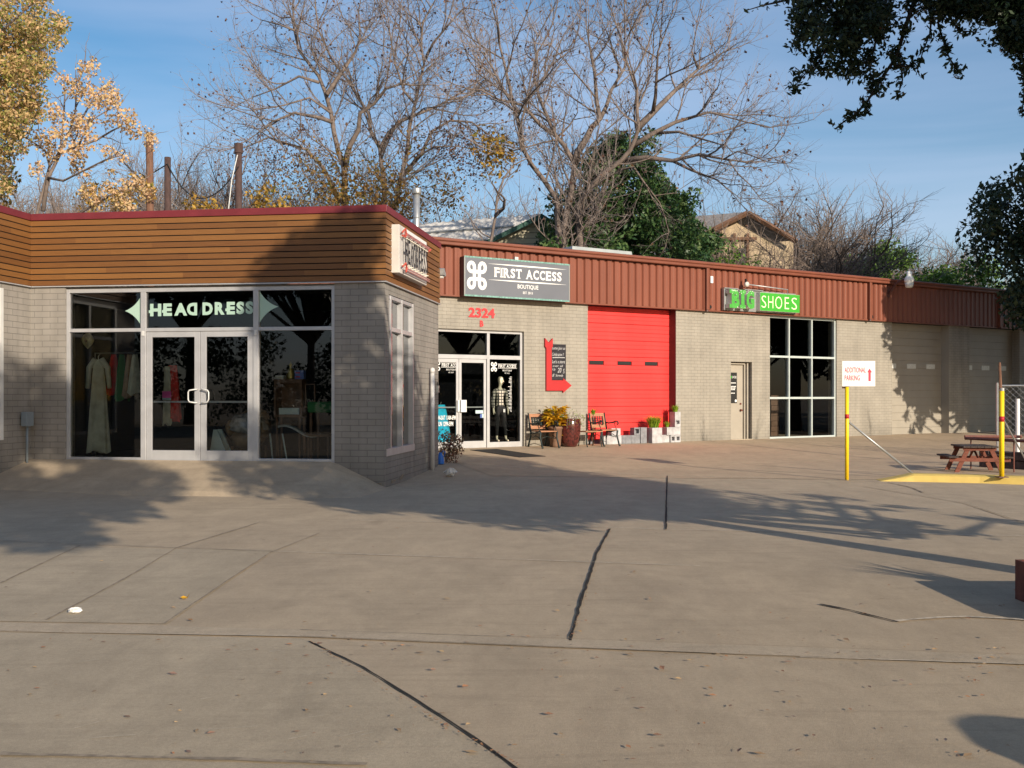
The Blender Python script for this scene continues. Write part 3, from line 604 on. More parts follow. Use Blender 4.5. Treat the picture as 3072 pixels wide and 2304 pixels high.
# little gas box on the left return
x, y, _ = wp('A', -6.2+.03, .22)
t = thing('utility_box', 'small blue-grey utility box with a pipe on the left brick return', 'utility box', (x, y, 0), R(-8))
MB().box(.0, -.1, .98, .11, .1, 1.22).obj('case', 'gasbox', t, bevel=.01); MB().tube([(.05,0,.98),(.05,0,.36)], .02, 8).obj('pipe', 'gasbox', t, True)

# roof flue and its cap
t = thing('flue_pipe', 'tall galvanised flue pipe with a wide cap behind the cedar-topped shop', 'flue', (-2.05, 22.2, 4.2))
MB().tube([(0,0,0),(0,0,1.74)], .072, 16).obj('pipe', 'steel', t, True)
MB().lathe([(.10,0),(.105,.02),(.105,.11),(.10,.125),(0,.13)], 16, (0,0,1.62)).obj('cap', 'steel', t, True)
for z in (.55, 1.1): MB().lathe([(.075,0),(.08,.01),(.075,.02)], 16, (0,0,z)).obj('joint_band', 'lock', t)
x, y, _ = wp('A', -.02, -.5)
tag(MB().box(-2.21, 17.35, 4.3, -2.08, 17.6, 4.655).obj('roof_vent_box', 'offw', None, bevel=.01), 'pale vent box poking above the red cap at the shop corner', 'vent')

# ------------------------------------------------------------------ things inside the first shop
def inA(name, label, cat, u, dd, z, rz_=-8, group=None): x, y, _ = wp('A', u, -dd); return thing(name, label, cat, (x, y, z), R(rz_), group)
def drape(w0, w1, h, folds, amp, seed, n=40, rows=10, hem=.03):     # pleated hanging cloth as a closed ring
    b = MB(); rr = random.Random(seed); ph = rr.random()*6
    for j in range(rows+1):
        t_ = j/rows; wd = w0+(w1-w0)*t_**.8; z = -h*t_
        for i in range(n):
            a = 2*math.pi*i/n; f_ = 1+amp*(.3+.7*t_)*math.sin(folds*a+ph+t_*1.3)
            b.v.append((wd/2*math.cos(a)*f_, wd*.22*math.sin(a)*f_, z+(hem*math.sin(3*a) if j == rows else 0)))
    for j in range(rows):
        for i in range(n): b.f.append((j*n+i, (j+1)*n+i, (j+1)*n+(i+1) % n, j*n+(i+1) % n))
    b.f.append(tuple(range(n))); return b
t = inA('hanging_gown', 'long ivory gown hanging in the left window of the cedar-topped shop', 'gown', -5.22, .45, 2.12)
drape(.16, .42, 1.60, 7, .10, 2).obj('skirt', 'gown', t, True)
sl_ = MB(); sl_.tube([(-.05,0,0),(-.17,0,-.14),(-.21,.01,-.5)], [.06,.05,.035], 10); sl_.tube([(.05,0,0),(.17,0,-.14),(.20,.01,-.5)], [.06,.05,.035], 10); sl_.obj('sleeve', 'gown', t, True)
MB().tube([(0,0,.0),(0,0,.06),(.03,0,.10)], .006, 6).obj('hanger_hook', 'steel', t)
t = inA('clothes_rack', 'chrome clothes rack behind the left window of the shop', 'clothes rack', -5.0, .75, .395)
MB().tube([(-.45,0,0),(-.45,0,1.85),(.45,0,1.85),(.45,0,0)], .013, 8).obj('rail_frame', 'steel', t, True); ft = MB(); ft.box(-.47,-.22,0,-.43,.22,.03); ft.box(.43,-.22,0,.47,.22,.03); ft.obj('foot', 'steel', t)
for i, (u, m, w_, h_) in enumerate([(-5.10,'redcl',.10,.7), (-4.95,'greencl',.1,.8), (-4.80,'tan',.1,.75), (-4.7,'gown',.09,.7)]):
    cname = {'redcl':'dark red','greencl':'dark green','tan':'tan brown','gown':'pale'}[m]
    g_ = inA('hanging_garment', cname+' garment hanging on the chrome rack behind the left shop window', 'garment', u, .75, 2.22, 60, 'garments on the chrome rack'); drape(.10, .3, h_, 5, .12, 20+i).obj('cloth', m, g_, True)
t = inA('carved_mask', 'painted carved mask high in the upper left corner of the tall left window', 'mask', -5.36, .35, 2.43)
MB().add(*(lambda n=14: ([(.13*math.sin(math.pi*i/8)*math.cos(2*math.pi*j/n)*(1-.25*i/8), .06*math.sin(math.pi*i/8)*math.sin(2*math.pi*j/n), .17-.30*i/8) for i in range(9) for j in range(n)], [(i*n+j,(i+1)*n+j,(i+1)*n+(j+1)%n,i*n+(j+1)%n) for i in range(8) for j in range(n)]))()).obj('face', 'mask', t, True)
MB().lathe([(.02,-.02),(.03,.02),(.0,.03)], 8, (.0,-.06,.0)).obj('nose', 'tan', t)
t = inA('hanging_robe', 'red and cream robe hanging just inside the left glass door', 'garment', -3.93, .6, 2.02); drape(.16, .30, .95, 6, .14, 5).obj('cloth', 'redcl', t, True)
drape(.10, .16, 1.0, 4, .12, 6).xform(Matrix.Translation((-.07,-.06,-.02))).obj('trim', 'gown', t, True)
t = inA('pink_card', 'small pink notice card inside the left glass door', 'card', -3.95, .42, 1.42); MB().box(-.08,-.004,0,.08,.004,.15).obj('card', 'pink', t); MB().box(-.078,-.007,.0,.078,-.0045,.035).obj('stripe', 'boardw', t)
t = inA('sandwich_board', 'pale blue folded board on the floor inside the right glass door', 'board', -3.0, .35, .4)
sb = MB(); sb.prismy([(-.15,0),(.22,0),(.0,.52),(-.07,.52)], -.02, .01); sb.prismy([(-.15,0),(.22,0),(.0,.52),(-.07,.52)], .16, .19); sb.obj('panel', 'boardw', t)
t = inA('wrapped_armchair', 'tan armchair under clear plastic behind the right glass door', 'armchair', -2.66, .85, .4)
def blob(rx, ry, rz_, c, seed=0, amp=.08, n=18, m_=10):
    b = MB()
    for i in range(m_+1):
        th_ = math.pi*i/m_
        for j in range(n):
            ph = 2*math.pi*j/n; p = Vector((math.sin(th_)*math.cos(ph), math.sin(th_)*math.sin(ph), math.cos(th_))); k = 1+amp*noise.noise(p*2.3+Vector((seed, 0, 0)))*2
            b.v.append((c[0]+rx*p.x*k, c[1]+ry*p.y*k, c[2]+rz_*p.z*k))
    b.f = [(i*n+j, (i+1)*n+j, (i+1)*n+(j+1) % n, i*n+(j+1) % n) for i in range(m_) for j in range(n)]; return b
blob(.30,.26,.20,(0,0,.36),1).obj('seat', 'tan', t, True); blob(.30,.12,.26,(.02,.24,.62),2).obj('backrest', 'tan', t, True); blob(.10,.26,.16,(-.28,0,.52),3).obj('armrest', 'tan', t, True); blob(.10,.26,.16,(.30,0,.52),4).obj('armrest', 'tan', t, True)
blob(.34,.22,.19,(.05,-.12,.58),5,.22).obj('plastic_wrap', 'plastic', t, True)
for xx in (-.22,.24):
    for yy in (-.18,.2): MB().tube([(xx,yy,0),(xx,yy,.22)], .025, 8).obj('leg', 'cabw', t)
t = inA('display_cabinet', 'dark wooden display cabinet on legs in the right window of the shop', 'cabinet', -1.93, .95, .4)
cbm = MB(); W, H0, H1 = .25, .72, 1.36
for a, b_ in ((-W,-W+.04),(W-.04,W)): cbm.box(a,-.14,H0,b_,.14,H1)
cbm.box(-W+.04,-.14,H0,W-.04,.14,H0+.05); cbm.box(-W+.04,-.14,H1-.05,W-.04,.14,H1); cbm.box(-W+.04,.12,H0+.05,W-.04,.14,H1-.05)
cbm.box(-W-.02,-.16,H1,W+.02,.16,H1+.02); cbm.obj('carcass', 'cabw', t); MB().box(-.18,-.08,H0+.05,.18,.1,H0+.16).obj('shelf_box', 'boardw', t)
for xx in (-.22,.19):
    for yy in (-.13,.1): MB().box(xx,yy,0,xx+.03,yy+.03,H0).obj('leg', 'cabw', t)
def inAtop(*a): return inA(*a)
t = inA('golden_figurine', 'dull gold seated figurine standing on top of the dark cabinet', 'figurine', -1.93, .95, 1.78)
MB().lathe([(.07,0),(.075,.02),(.065,.05),(.07,.08),(.05,.13),(.055,.17),(.02,.20),(.032,.23),(.030,.26),(.012,.29),(.0,.31)], 14).obj('figure', 'brass', t, True)
t = inA('blue_carton', 'small blue printed carton on the cabinet beside the gold figurine', 'box', -1.76, .95, 1.78); MB().box(-.075,-.06,0,.085,.06,.15).obj('carton', 'bluebox', t); MB().box(-.055,-.063,.03,.02,-.0605,.05).obj('print', 'redcl', t); MB().box(-.055,-.063,.10,.02,-.0605,.12).obj('print', 'redcl', t)
t = inA('stacked_books', 'two pale books stacked on the left of the dark cabinet top', 'books', -2.12, .95, 1.78); MB().box(-.085,-.06,0,.08,.06,.033).obj('book', 'paper', t); MB().box(-.07,-.055,.036,.085,.06,.066).obj('book', 'paper', t)
t = inA('green_cloth_table', 'low table under a green cloth at the right of the window display', 'table', -1.30, 1.1, .4); 
tb = MB(); tb.box(-.30,-.25,.80,.28,.25,.99); tb.obj('cloth', 'greencl', t, bevel=.03)
for xx in (-.27,.22):
    for yy in (-.2,.18): MB().box(xx,yy,0,xx+.04,yy+.04,.80).obj('leg', 'cabw', t)
t = inA('small_mirror', 'small upright wood-framed mirror right of the dark cabinet', 'mirror', -1.56, .9, 1.28)
m_ = MB(); m_.box(-.09,-.01,0,-.07,.01,.42); m_.box(.07,-.01,0,.09,.01,.42); m_.box(-.07,-.01,0,.07,.01,.02); m_.box(-.07,-.01,.40,.07,.01,.42); m_.obj('frame', 'cabw', t); MB().box(-.07,.002,.02,.07,.006,.40).obj('glass', 'glass', t)
t = inA('low_bench', 'low dark bench with a curved pale board across it at the window foot', 'bench', -1.35, .7, .4)
MB().box(-.24,-.13,.40,.24,.13,.44).obj('seat', 'cabw', t)
for xx in (-.22,.19):
    for yy in (-.11,.08): MB().box(xx,yy,0,xx+.03,yy+.03,.40).obj('leg', 'cabw', t)
t = inA('curved_board', 'thin pale curved board lying over the low bench in the window', 'board', -1.66, .62, .86)
cv = MB(); n = 14
for i in range(n+1):
    k = i/n; x_ = -.38+.76*k; z = .10-.14*k+.05*math.sin(math.pi*2*k); hw = .07*math.sin(math.pi*min(.98, max(.02, k))); cv.v += [(x_, -hw, z), (x_, hw, z+.03), (x_, hw, z+.015), (x_, -hw, z-.015)]
cv.f = [(4*i+a, 4*i+(a+1) % 4, 4*i+4+(a+1) % 4, 4*i+4+a) for i in range(n) for a in range(4)]; cv.obj('board', 'paper', t, True)
t = inA('folded_easel', 'pair of leaning pale slats at the left foot of the right window', 'easel', -2.03, .5, .4)
for i, (x0_, x1_) in enumerate([(-.05,-.12),(.06,.0),(.20,.10)]): MB().tube([(x0_,0,0),(x1_,.05,.45)], .013, 6).obj('slat', 'boardw' if i != 1 else 'cabw', t)

# ------------------------------------------------------------------ long building
loc, rzB = fm('B')
B = thing('long_building', 'long pale brick unit row with a rust-brown ribbed metal fascia', 'building', loc, rzB)
wl = MB(); T = 3.90; zb0 = -.05
def wseg(a, b_, z0=zb0, z1=T): wl.box(a, 0, z0, b_, .34, z1)
wseg(-4.5, -1.65); wseg(-1.65, 1.767, 3.12, T); wseg(1.767, 3.775); wl.box(-1.65, .02, zb0, 1.767, .34, .19); wl.obj('brick_wall', 'brickB', B)
for grp in ([(6.832, 8.93), (8.93, 9.78, 2.48, T), (9.78, 10.52)], [(13.465, 16.14)], [(19.16, 20.3)], [(23.3, 27)]):
    wl = MB(); [wseg(*q) for q in grp]; wl.obj('brick_wall', 'brickB', B)
wl = MB()
wl.box(10.52, .02, zb0, 13.465, .34, .185)
wl.obj('window_sill', 'brickB', B)
sb_ = MB(); sb_.box(-4.5, 4.0, 0, 27, 4.2, 4.39); sb_.box(-4.5, .34, 4.4, 27, 4.2, 4.5); sb_.box(26.7, .34, 0, 27, 4.0, 4.39); sb_.box(-4.5, .34, 0, -4.2, 4.0, 4.39)
sb_.obj('roof', 'roofg', B)
# ribbed fascia
rib = MB(); x_ = -4.5; prof = []; pitch = .245
while x_ < 27:
    for dx, yy in ((0, -.062), (.030, -.112), (.105, -.112), (.115, -.106), (.125, -.112), (.165, -.112), (.195, -.062), (.245, -.062)): prof.append((x_+dx, yy))
    x_ += pitch
pp = []
for q in prof:
    if not pp or abs(q[0]-pp[-1][0]) > 1e-6 or abs(q[1]-pp[-1][1]) > 1e-6: pp.append(q)
for x_, yy in pp: rib.v += [(x_, yy, 3.93), (x_, yy, 5.10)]
rib.f = [(2*i, 2*i+2, 2*i+3, 2*i+1) for i in range(len(pp)-1)]
rib.obj('ribbed_fascia', 'fascia', B)
MB().box(-4.5, -.055, 3.902, 27, .3, 5.09).obj('fascia_backing', 'gap', B)
dr = MB(); dr.box(-4.5, -.122, 3.895, 27, -.0555, 3.929); dr.obj('base_flashing', 'fasciad', B)
gt = MB(); gt.prismy([(0,0),(1,0),(1,1),(0,1)], 0, 1); gt = MB()
prof = [(-.22,5.115),(-.235,5.13),(-.235,5.18),(-.215,5.19),(-.215,5.20),(-.25,5.21),(-.255,5.235),(-.25,5.27),(-.22,5.285),(.2,5.285),(.2,5.115)]
n = len(prof); gt.v = [(-4.5,y,z) for y,z in prof]+[(27,y,z) for y,z in prof]; gt.f = [(i,(i+1)%n,n+(i+1)%n,n+i) for i in range(n)]+[tuple(range(n)),tuple(reversed(range(n,2*n)))]
gt.obj('gutter_cap', 'fasciad', B)
for u in (7.86, 14.85, 21.85):
    o = MB().box(u-.055, -.205, 3.93, u+.055, -.106, 5.114).obj('downspout', 'fasciad', B, bevel=.008)
    MB().tube([(u,-.15,3.985),(u,-.15,3.88)], .045, 8).obj('outlet', 'dkbrown', o)
    MB().tube([(u+.14,-.14,4.02),(u+.14,-.11,4.02)], .05, 10).obj('vent_cap', 'black', o)
# shop entrance
fr2 = MB(); y0, y1 = .08, .18
fr2.box(-1.65, y0, .19, -1.60, y1, 3.12); fr2.box(1.705, y0, .19, 1.765, y1, 3.12); fr2.box(-1.6, y0, 3.05, 1.705, y1, 3.12)
fr2.box(-1.6, y0, 2.40, .72, y1, 2.50); fr2.box(.80, y0, 2.40, 1.705, y1, 2.50); fr2.box(.72, y0-.004, .19, .80, y1, 3.0495); fr2.box(.80, y0, .19, 1.705, y1, .33)
fr2.obj('window_frame', 'alu', B, bevel=.004)
for a, b_, z0, z1 in ((-1.6, .72, 2.5, 3.05), (.80, 1.705, 2.5, 3.05), (.80, 1.705, .33, 2.40)): MB().quad((a,.13,z0),(b_,.13,z0),(b_,.13,z1),(a,.13,z1)).obj('window_pane', 'glassd', B)
d1 = glass_door(B, -.86, -.075, .20, 2.395, .10, True, 'alu', 'glassd', .07, .17, 1.21, False)
d2 = glass_door(B, -.065, .71, .20, 2.395, .10, False, 'alu', 'glassd', .07, .17, 1.21, False)
MB().box(-1.6, .1, .2, -.87, .145, 2.395).obj('side_panel', 'glassd', B)
MB().box(-.135, .04, 1.10, -.08, .098, 1.38).obj('handle_plate', 'white', d1, bevel=.006); MB().box(-.05, .03, 1.09, .11, .098, 1.385).obj('handle_plate', 'white', d2, bevel=.006)
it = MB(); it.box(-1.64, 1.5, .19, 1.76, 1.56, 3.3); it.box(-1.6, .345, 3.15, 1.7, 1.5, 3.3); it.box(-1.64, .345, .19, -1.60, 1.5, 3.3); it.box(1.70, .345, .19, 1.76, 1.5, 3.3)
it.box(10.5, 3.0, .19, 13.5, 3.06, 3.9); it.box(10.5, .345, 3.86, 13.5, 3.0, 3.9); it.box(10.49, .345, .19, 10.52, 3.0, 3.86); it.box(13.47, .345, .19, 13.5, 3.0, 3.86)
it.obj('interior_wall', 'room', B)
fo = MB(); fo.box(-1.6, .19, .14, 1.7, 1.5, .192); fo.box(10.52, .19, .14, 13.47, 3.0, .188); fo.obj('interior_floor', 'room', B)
# lettering on entrance glass
def loop_logo(mb, cx, cz, hw, hh, wd, y):
    pts = []; a = .36; r_ = (1-a)/2
    def arc(c, t0, t1): return [(c[0]+r_*math.cos(R(t0+(t1-t0)*i/12)), c[1]+r_*math.sin(R(t0+(t1-t0)*i/12))) for i in range(13)]
    a2 = .30; r_ = .36
    # square corners at +-a2, loops outside
    seqs = [arc((-a2-r_+.0, a2+r_), -90, -360), arc((a2+r_, a2+r_), 180, -90), arc((a2+r_, -a2-r_), 90, -180), arc((-a2-r_, -a2-r_), 0, -270)]
    # order: TL loop (enter along top bar going left, exit down the left bar), BL, BR, TR
    TL = seqs[0]
    BL = [(-a2-r_+r_*math.cos(R(0-270*i/12)), -a2-r_+r_*math.sin(R(0-270*i/12))) for i in range(13)]
    BR = [(a2+r_+r_*math.cos(R(90-270*i/12)), -a2-r_+r_*math.sin(R(90-270*i/12))) for i in range(13)]
    TR = [(a2+r_+r_*math.cos(R(180-270*i/12)), a2+r_+r_*math.sin(R(180-270*i/12))) for i in range(13)]
    TL = [(-a2-r_+r_*math.cos(R(-90-270*i/12)), a2+r_+r_*math.sin(R(-90-270*i/12))) for i in range(13)]
    path = TL+BL+BR+TR; ex = a2+2*r_
    path = [(cx+p[0]/ex*hw, cz+p[1]/ex*hh) for p in path]
    mb.ribbon(path, wd, y, .004, True)
def serif_word(mb, s, x0, x1, z0, z1, y, depth=.006, bold=.03):
    widths = {'I': .45, ' ': .55, 'F': .85, 'T': .95, 'S': .80, 'A': 1.05, 'R': 1.0, 'E': .9, 'C': .95}
    tot = sum(widths[c] for c in s); k = (x1-x0)/tot; x = x0; h = z1-z0; sw = .085*k*1.6; t_ = h*.10
    for c in s:
        w_ = widths[c]*k
        if c != ' ':
            g0, g1 = x+.09*k, x+w_-.05*k
            if c == 'I': g0, g1 = x+.11*k, x+w_-.11*k
            text(mb, c, g0, g1, z0, z1, y, depth, bold)
            yy = y-.0012; yb = y+depth
            def sf(a, b_, z_): mb.box(a, yy, z_, b_, yb-.001, z_+t_)
            if c in 'FITR':
                m_ = {'F': (g0-.05*k, g0+.32*k), 'I': (g0-.09*k, g1+.09*k), 'T': ((g0+g1)/2-.22*k, (g0+g1)/2+.22*k), 'R': (g0-.05*k, g0+.32*k)}[c]; sf(*m_, z0)
            if c in 'FIRE': sf(g0-.06*k, g0+.2*k, z1-t_)
            if c == 'I': sf(g0-.09*k, g1+.09*k, z1-t_-.0005)
            if c == 'E': sf(g0-.06*k, g0+.2*k, z0); mb.box(g1-.07*k, yy, z0+t_, g1, yb-.001, z0+h*.28); mb.box(g1-.07*k, yy, z1-h*.28, g1, yb-.001, z1-t_)
            if c == 'F': mb.box(g1-.07*k, yy, z1-h*.28, g1, yb-.001, z1-t_)
            if c == 'T': mb.box(g0, yy, z1-h*.28, g0+.08*k, yb-.001, z1-t_); mb.box(g1-.08*k, yy, z1-h*.28, g1, yb-.001, z1-t_)
            if c == 'A': sf(g0-.06*k, g0+.22*k, z0); sf(g1-.24*k, g1+.05*k, z0)
            if c == 'R': sf(g1-.16*k, g1+.05*k, z0)
            if c in 'CS': mb.box(g1-.09*k, yy, z1-h*.33, g1-.01*k, yb-.001, z1-h*.05)
            if c == 'S': mb.box(g0, yy, z0+h*.05, g0+.08*k, yb-.001, z0+h*.32)
        x += w_
def glass_logo(x0, par, y):
    lw = MB(); loop_logo(lw, x0+.07, 2.215, .075, .105, .026, y)
    serif_word(lw, 'FIRST ACCESS', x0+.20, x0+.73, 2.20, 2.275, y, .0005, .02)
    for z in (2.285, 2.18): lw.box(x0+.18, y-.001, z, x0+.75, y, z+.008)
    text(lw, 'BOUTIQUE', x0+.33, x0+.60, 2.10, 2.15, y, 0); text(lw, 'EST. 2013', x0+.39, x0+.53, 2.045, 2.075, y, 0)
    return lw
lw = glass_logo(.88, B, .127)
rs = random.Random(3)
for k in range(26):                     # tall column of small white marks on the side glass
    w_ = .03+.09*rs.random(); lw.box(1.475-w_, .1265, 1.96-k*.035, 1.475, .127, 1.972-k*.035)
lw.obj('window_lettering', 'white', B)
l2 = glass_logo(-.74, d1, .117); text(l2, 'MON-SAT 11AM-6PM', -.72, -.15, .90, 1.01, .117, 0, .02); text(l2, 'SUN 12PM-5PM', -.66, -.22, .75, .86, .117, 0, .02)
l2.obj('window_lettering', 'white', d1)
stk = MB(); stk.box(.41, .112, 1.05, .63, .117, 1.13); stk.box(.60, .1115, .94, .64, .117, 1.04); stk.obj('sticker', 'boardw', d2); MB().box(.545,.1116,.94,.597,.117,1.035).obj('sticker', 'bluebox', d2)
# red roll-up door
rd = MB(); zt2 = 3.9; z = .30; ys = .30
MB().box(3.775, ys, .18, 6.832, ys+.04, .30).obj('door_sill', 'cinder', B)
sec = [.30+.45*i for i in range(9)]
for i in range(8):
    z0, z1 = sec[i]+.006, min(sec[i+1]-.006, 3.9)
    for k in range(4):
        a = z0+(z1-z0)*k/4; b2 = z0+(z1-z0)*(k+1)/4-(.010 if k == 1 else .004)
        if i == 4 and k in (2,):
            for (p, q) in ((3.78, 4.02), (4.52, 4.98), (5.48, 5.94), (6.42, 6.83)): rd.box(p, ys-.02, a, q, ys+.02, b2)
        else: rd.box(3.78, ys-.02-(.003 if k % 2 else 0), a, 6.83, ys+.02, b2)
rdo = rd.obj('roll_up_door', 'reddoor', B); rdo['label'] = 'bright red roll-up door'
MB().box(3.78, ys+.02, .3, 6.83, ys+.04, 3.9).obj('door_backing', 'redtrim', rdo)
for (p, q) in ((4.02, 4.52), (4.98, 5.48), (5.94, 6.42)): MB().box(p+.02, ys-.012, 2.345, q-.02, ys+.012, 2.435).obj('door_window', 'shade', rdo)
jb = MB(); jb.box(6.818, -.003, .15, 6.8315, .299, 3.9); jb.obj('door_jamb', 'dkbrown', B)
# grey doors
def shutter(a, b_, zb1, name='roll_up_door', lab=None):
    m_ = MB()
    for i in range(15):
        z0 = zb1+.25*i; m_.box(a, .30, z0, b_, .33, min(z0+.243, 3.9))
    o = m_.obj(name, 'greyd', B)
    if lab: o['label'] = lab
    MB().box(a, .33, zb1, b_, .345, 3.9).obj('door_backing', 'jointl', o)
    n_ = 3
    for i in range(n_):
        u = a+(b_-a)*(.04+i*.34); MB().box(u, .285, 2.40, u+.46, .299, 2.56).obj('door_window', 'lens', o)
    return o
shutter(16.14, 19.16, .17, lab='grey-beige roll-up door half in tree shade'); shutter(20.3, 23.3, .17, lab='grey-beige roll-up door in deep shade')
MB().box(19.145,-.003,.15,19.158,.299,3.9).obj('door_jamb', 'greyd', B)
MB().box(16.14,-.01,.15,19.15,.30,.19).obj('door_sill', 'jointp', B)
# personnel door
pd = MB(); pd.box(8.94, .20, .215, 9.60, .245, 2.40); o = pd.obj('door', 'beigep', B); o['label'] = 'narrow beige door with a small upper glass'
MB().box(9.02, .192, 1.27, 9.36, .1995, 2.17).obj('glass_pane', 'shade', o)
MB().tube([(9.50,.2,1.25),(9.50,.17,1.25)], .028, 10).obj('lock', 'rust', o); MB().tube([(9.50,.2,1.06),(9.50,.13,1.06)], .033, 10).obj('door_knob', 'rust', o)
fj = MB(); fj.box(9.61, .15, .215, 9.66, .26, 2.46); fj.box(9.68, .10, .215, 9.73, .26, 2.46); fj.box(8.93, .12, 2.41, 9.61, .26, 2.455); fj.obj('door_frame', 'beigep', B)
MB().box(8.93, -.03, .165, 9.78, .26, .214).obj('door_sill', 'jointp', B); MB().box(8.93,.262,.2,9.78,.33,2.48).obj('door_backing','jointl',B)
lt = MB(); text(lt, 'SHOES', 9.17, 9.34, 2.0, 2.07, .189, 0)
for i, (z, a, b_) in enumerate([(1.85, 9.03, 9.33), (1.745, 9.04, 9.33), (1.70, 9.05, 9.29), (1.655, 9.05, 9.29), (1.55, 9.05, 9.29)]):
    x_ = a
    rr = random.Random(i)
    while x_ < b_-.03: w_ = rr.uniform(.02, .055); lt.box(x_, .188, z, x_+w_, .189, z+.028); x_ += w_+.01
lt.obj('door_lettering', 'white', o); MB().box(9.03,.187,2.0,9.15,.1895,2.07).obj('green_label', 'green', o); MB().tube([(9.31,.1905,1.34),(9.31,.187,1.34)], .04, 14).obj('round_sticker', 'white', o)
# big glazed window
bw_ = MB(); X0, X1 = 10.52, 13.465; y0, y1 = .05, .19
bw_.box(X0, y0, .185, X0+.05, y1, 3.9); bw_.box(X1-.05, y0, .185, X1, y1, 3.9)
xs = [X0+.05, 11.40, 12.40, X1-.05]; zsx = [.25, 1.42, 2.67, 3.84]
for u in (11.40, 12.40): bw_.box(u-.025, y0, .185, u+.025, y1, 3.9)
cols = [(X0+.05, 11.375), (11.425, 12.375), (12.425, X1-.05)]
for a, b_ in cols:
    for z0, z1 in ((.185, .25), (1.39, 1.45), (2.64, 2.70), (3.83, 3.9)): bw_.box(a, y0-.002, z0, b_, y1-.04, z1)
    for z0, z1 in ((.25, 1.39), (1.45, 2.64), (2.70, 3.83)): MB().quad((a, .12, z0), (b_, .12, z0), (b_, .12, z1), (a, .12, z1)).obj('window_pane', 'glassd', B)
bw_.obj('window_frame', 'teal', B)
# weep stain on wall foot
# things in the big window
t = thing('stacked_cartons', 'tall stack of brown shoe cartons behind the gridded window', 'cartons', wp('B', 12.25, -1.6, .19), rzB)
for i in range(8): MB().box(-.17+.01*(i % 3),-.15,i*.165,.17+.01*(i % 2),.15,i*.165+.155).obj('carton', 'terra', t)
t = thing('shop_shelf', 'dark metal shelf with bottles behind the gridded window', 'shelf', wp('B', 10.95, -1.5, .19), rzB)
sh = MB()
for z in (.3,.7,1.1): sh.box(-.35,-.15,z,.35,.15,z+.02)
for xx in (-.35,.33): sh.box(xx,-.15,0,xx+.02,.15,1.5)
sh.obj('frame', 'steel', t)
for i in range(8): MB().lathe([(.03,0),(.03,.11),(.012,.15),(.012,.18)], 8, (-.28+.08*i,0,.32+.4*(i%3))).obj('bottle', ['glaze','paper','fern','bluebox'][i%4], t)

# --- fixtures on the long wall
def onB(name, label, cat, u, dd, z, group=None): x, y, _ = wp('B', u, dd); return thing(name, label, cat, (x, y, z), rzB, group)
t = onB('boutique_sign', 'large slate-grey box sign reading FIRST ACCESS BOUTIQUE with looped-square emblem', 'sign', -.16, .11, 3.91)
W_ = 3.10; MB().box(0,-.22,0,W_,.0,.955).obj('sign_box', 'dkbrown', t)
MB().box(.02,-.226,.03,W_-.02,-.2205,.925).obj('sign_face', 'signgrey', t)
e_ = MB(); e_.box(0,-.232,.925,W_,-.2205,.965); e_.box(0,-.232,-.01,W_,-.2205,.03); e_.obj('edge_trim', 'verdigris', t)
e_ = MB(); e_.box(-.012,-.232,-.01,.02,-.2205,.965); e_.box(W_-.02,-.232,-.01,W_+.012,-.2205,.965); e_.obj('end_trim', 'lock', t)
lo = MB(); yq = -.2275; loop_logo(lo, .345, .505, .235, .305, .088, yq)
serif_word(lo, 'FIRST ACCESS', .83, 2.86, .50, .735, yq, .0008, .03)
def spindle(x0_, x1_, z, hgt): n_ = 16; vs = [];  [vs.extend([(x0_+(x1_-x0_)*i/n_, yq, z-hgt*math.sin(math.pi*i/n_)-.001), (x0_+(x1_-x0_)*i/n_, yq, z+hgt*math.sin(math.pi*i/n_)+.001)]) for i in range(n_+1)]; lo.add(vs, [(2*i,2*i+2,2*i+3,2*i+1) for i in range(n_)])
spindle(.67, 3.0, .815, .017); spindle(.67, 3.0, .425, .017)
text(lo, 'BOUTIQUE', 1.52, 2.14, .235, .355, yq, 0, .012); text(lo, 'EST. 2013', 1.68, 1.97, .125, .185, yq, 0, .012)
lo.obj('lettering', 'white', t)
MB().box(1.46,-.20,.966,1.56,-.14,1.04).obj('sensor_box', 'offw', t)
t = onB('house_number', 'red house number 2324 over a small B on the beige brick', 'house number', .14, .012, 3.20)
nb = MB(); text(nb, '2324', 0, .75, .22, .46, -.008, .018, .035); text(nb, 'B', .32, .42, 0, .15, -.008, .018, .035); nb.obj('digit', 'red', t)
t = onB('arrow_sign', 'red L-shaped arrow sign with forked tail on the beige brick', 'arrow sign', 2.34, .0, 1.62)
ar = MB(); ar.prismy([(.075,0),(.62,0),(.60,-.035),(.90,.175),(.60,.39),(.62,.30),(.24,.30),(.24,1.10),(.27,1.14),(.27,1.36),(.145,1.25),(.02,1.36),(.02,1.14),(.075,1.08)], -.06, .0)
ar = MB()
for poly in ([(.075,0),(.60,0),(.60,.27),(.24,.27),(.075,.27)], [(.60,-.055),(.87,.135),(.60,.325)], [(.075,.27),(.24,.27),(.24,1.09),(.075,1.09)], [(.075,1.09),(.24,1.09),(.275,1.14),(.275,1.35),(.155,1.23),(.035,1.35),(.035,1.14)]):
    ar.prismy(poly, -.06, .0)
ar.obj('arrow_panel', 'arrow', t)
t = onB('chalkboard', 'black chalkboard with white handwriting beside the red arrow sign', 'chalkboard', 2.585, .0, 1.90)
MB().box(0,-.04,0,.455,-.001,.92).obj('board', 'chalk', t, bevel=.004)
ck = MB(); yc = -.0415
for s_, a, b_, z0, z1 in [('come Join us', .02, .43, .76, .86), ('Celebration !!', .02, .39, .62, .70), ("Let's a store", .02, .42, .43, .52), ('over all', .04, .36, .335, .39), ('Up', .03, .12, .23, .30), ('20', .19, .31, .19, .31), ('%', .36, .41, .17, .29), ('off', .02, .09, .08, .16), ('Storewide', .13, .36, .085, .15)]: text(ck, s_, a, b_, z0, z1, yc, 0, -.005, shear=.25)
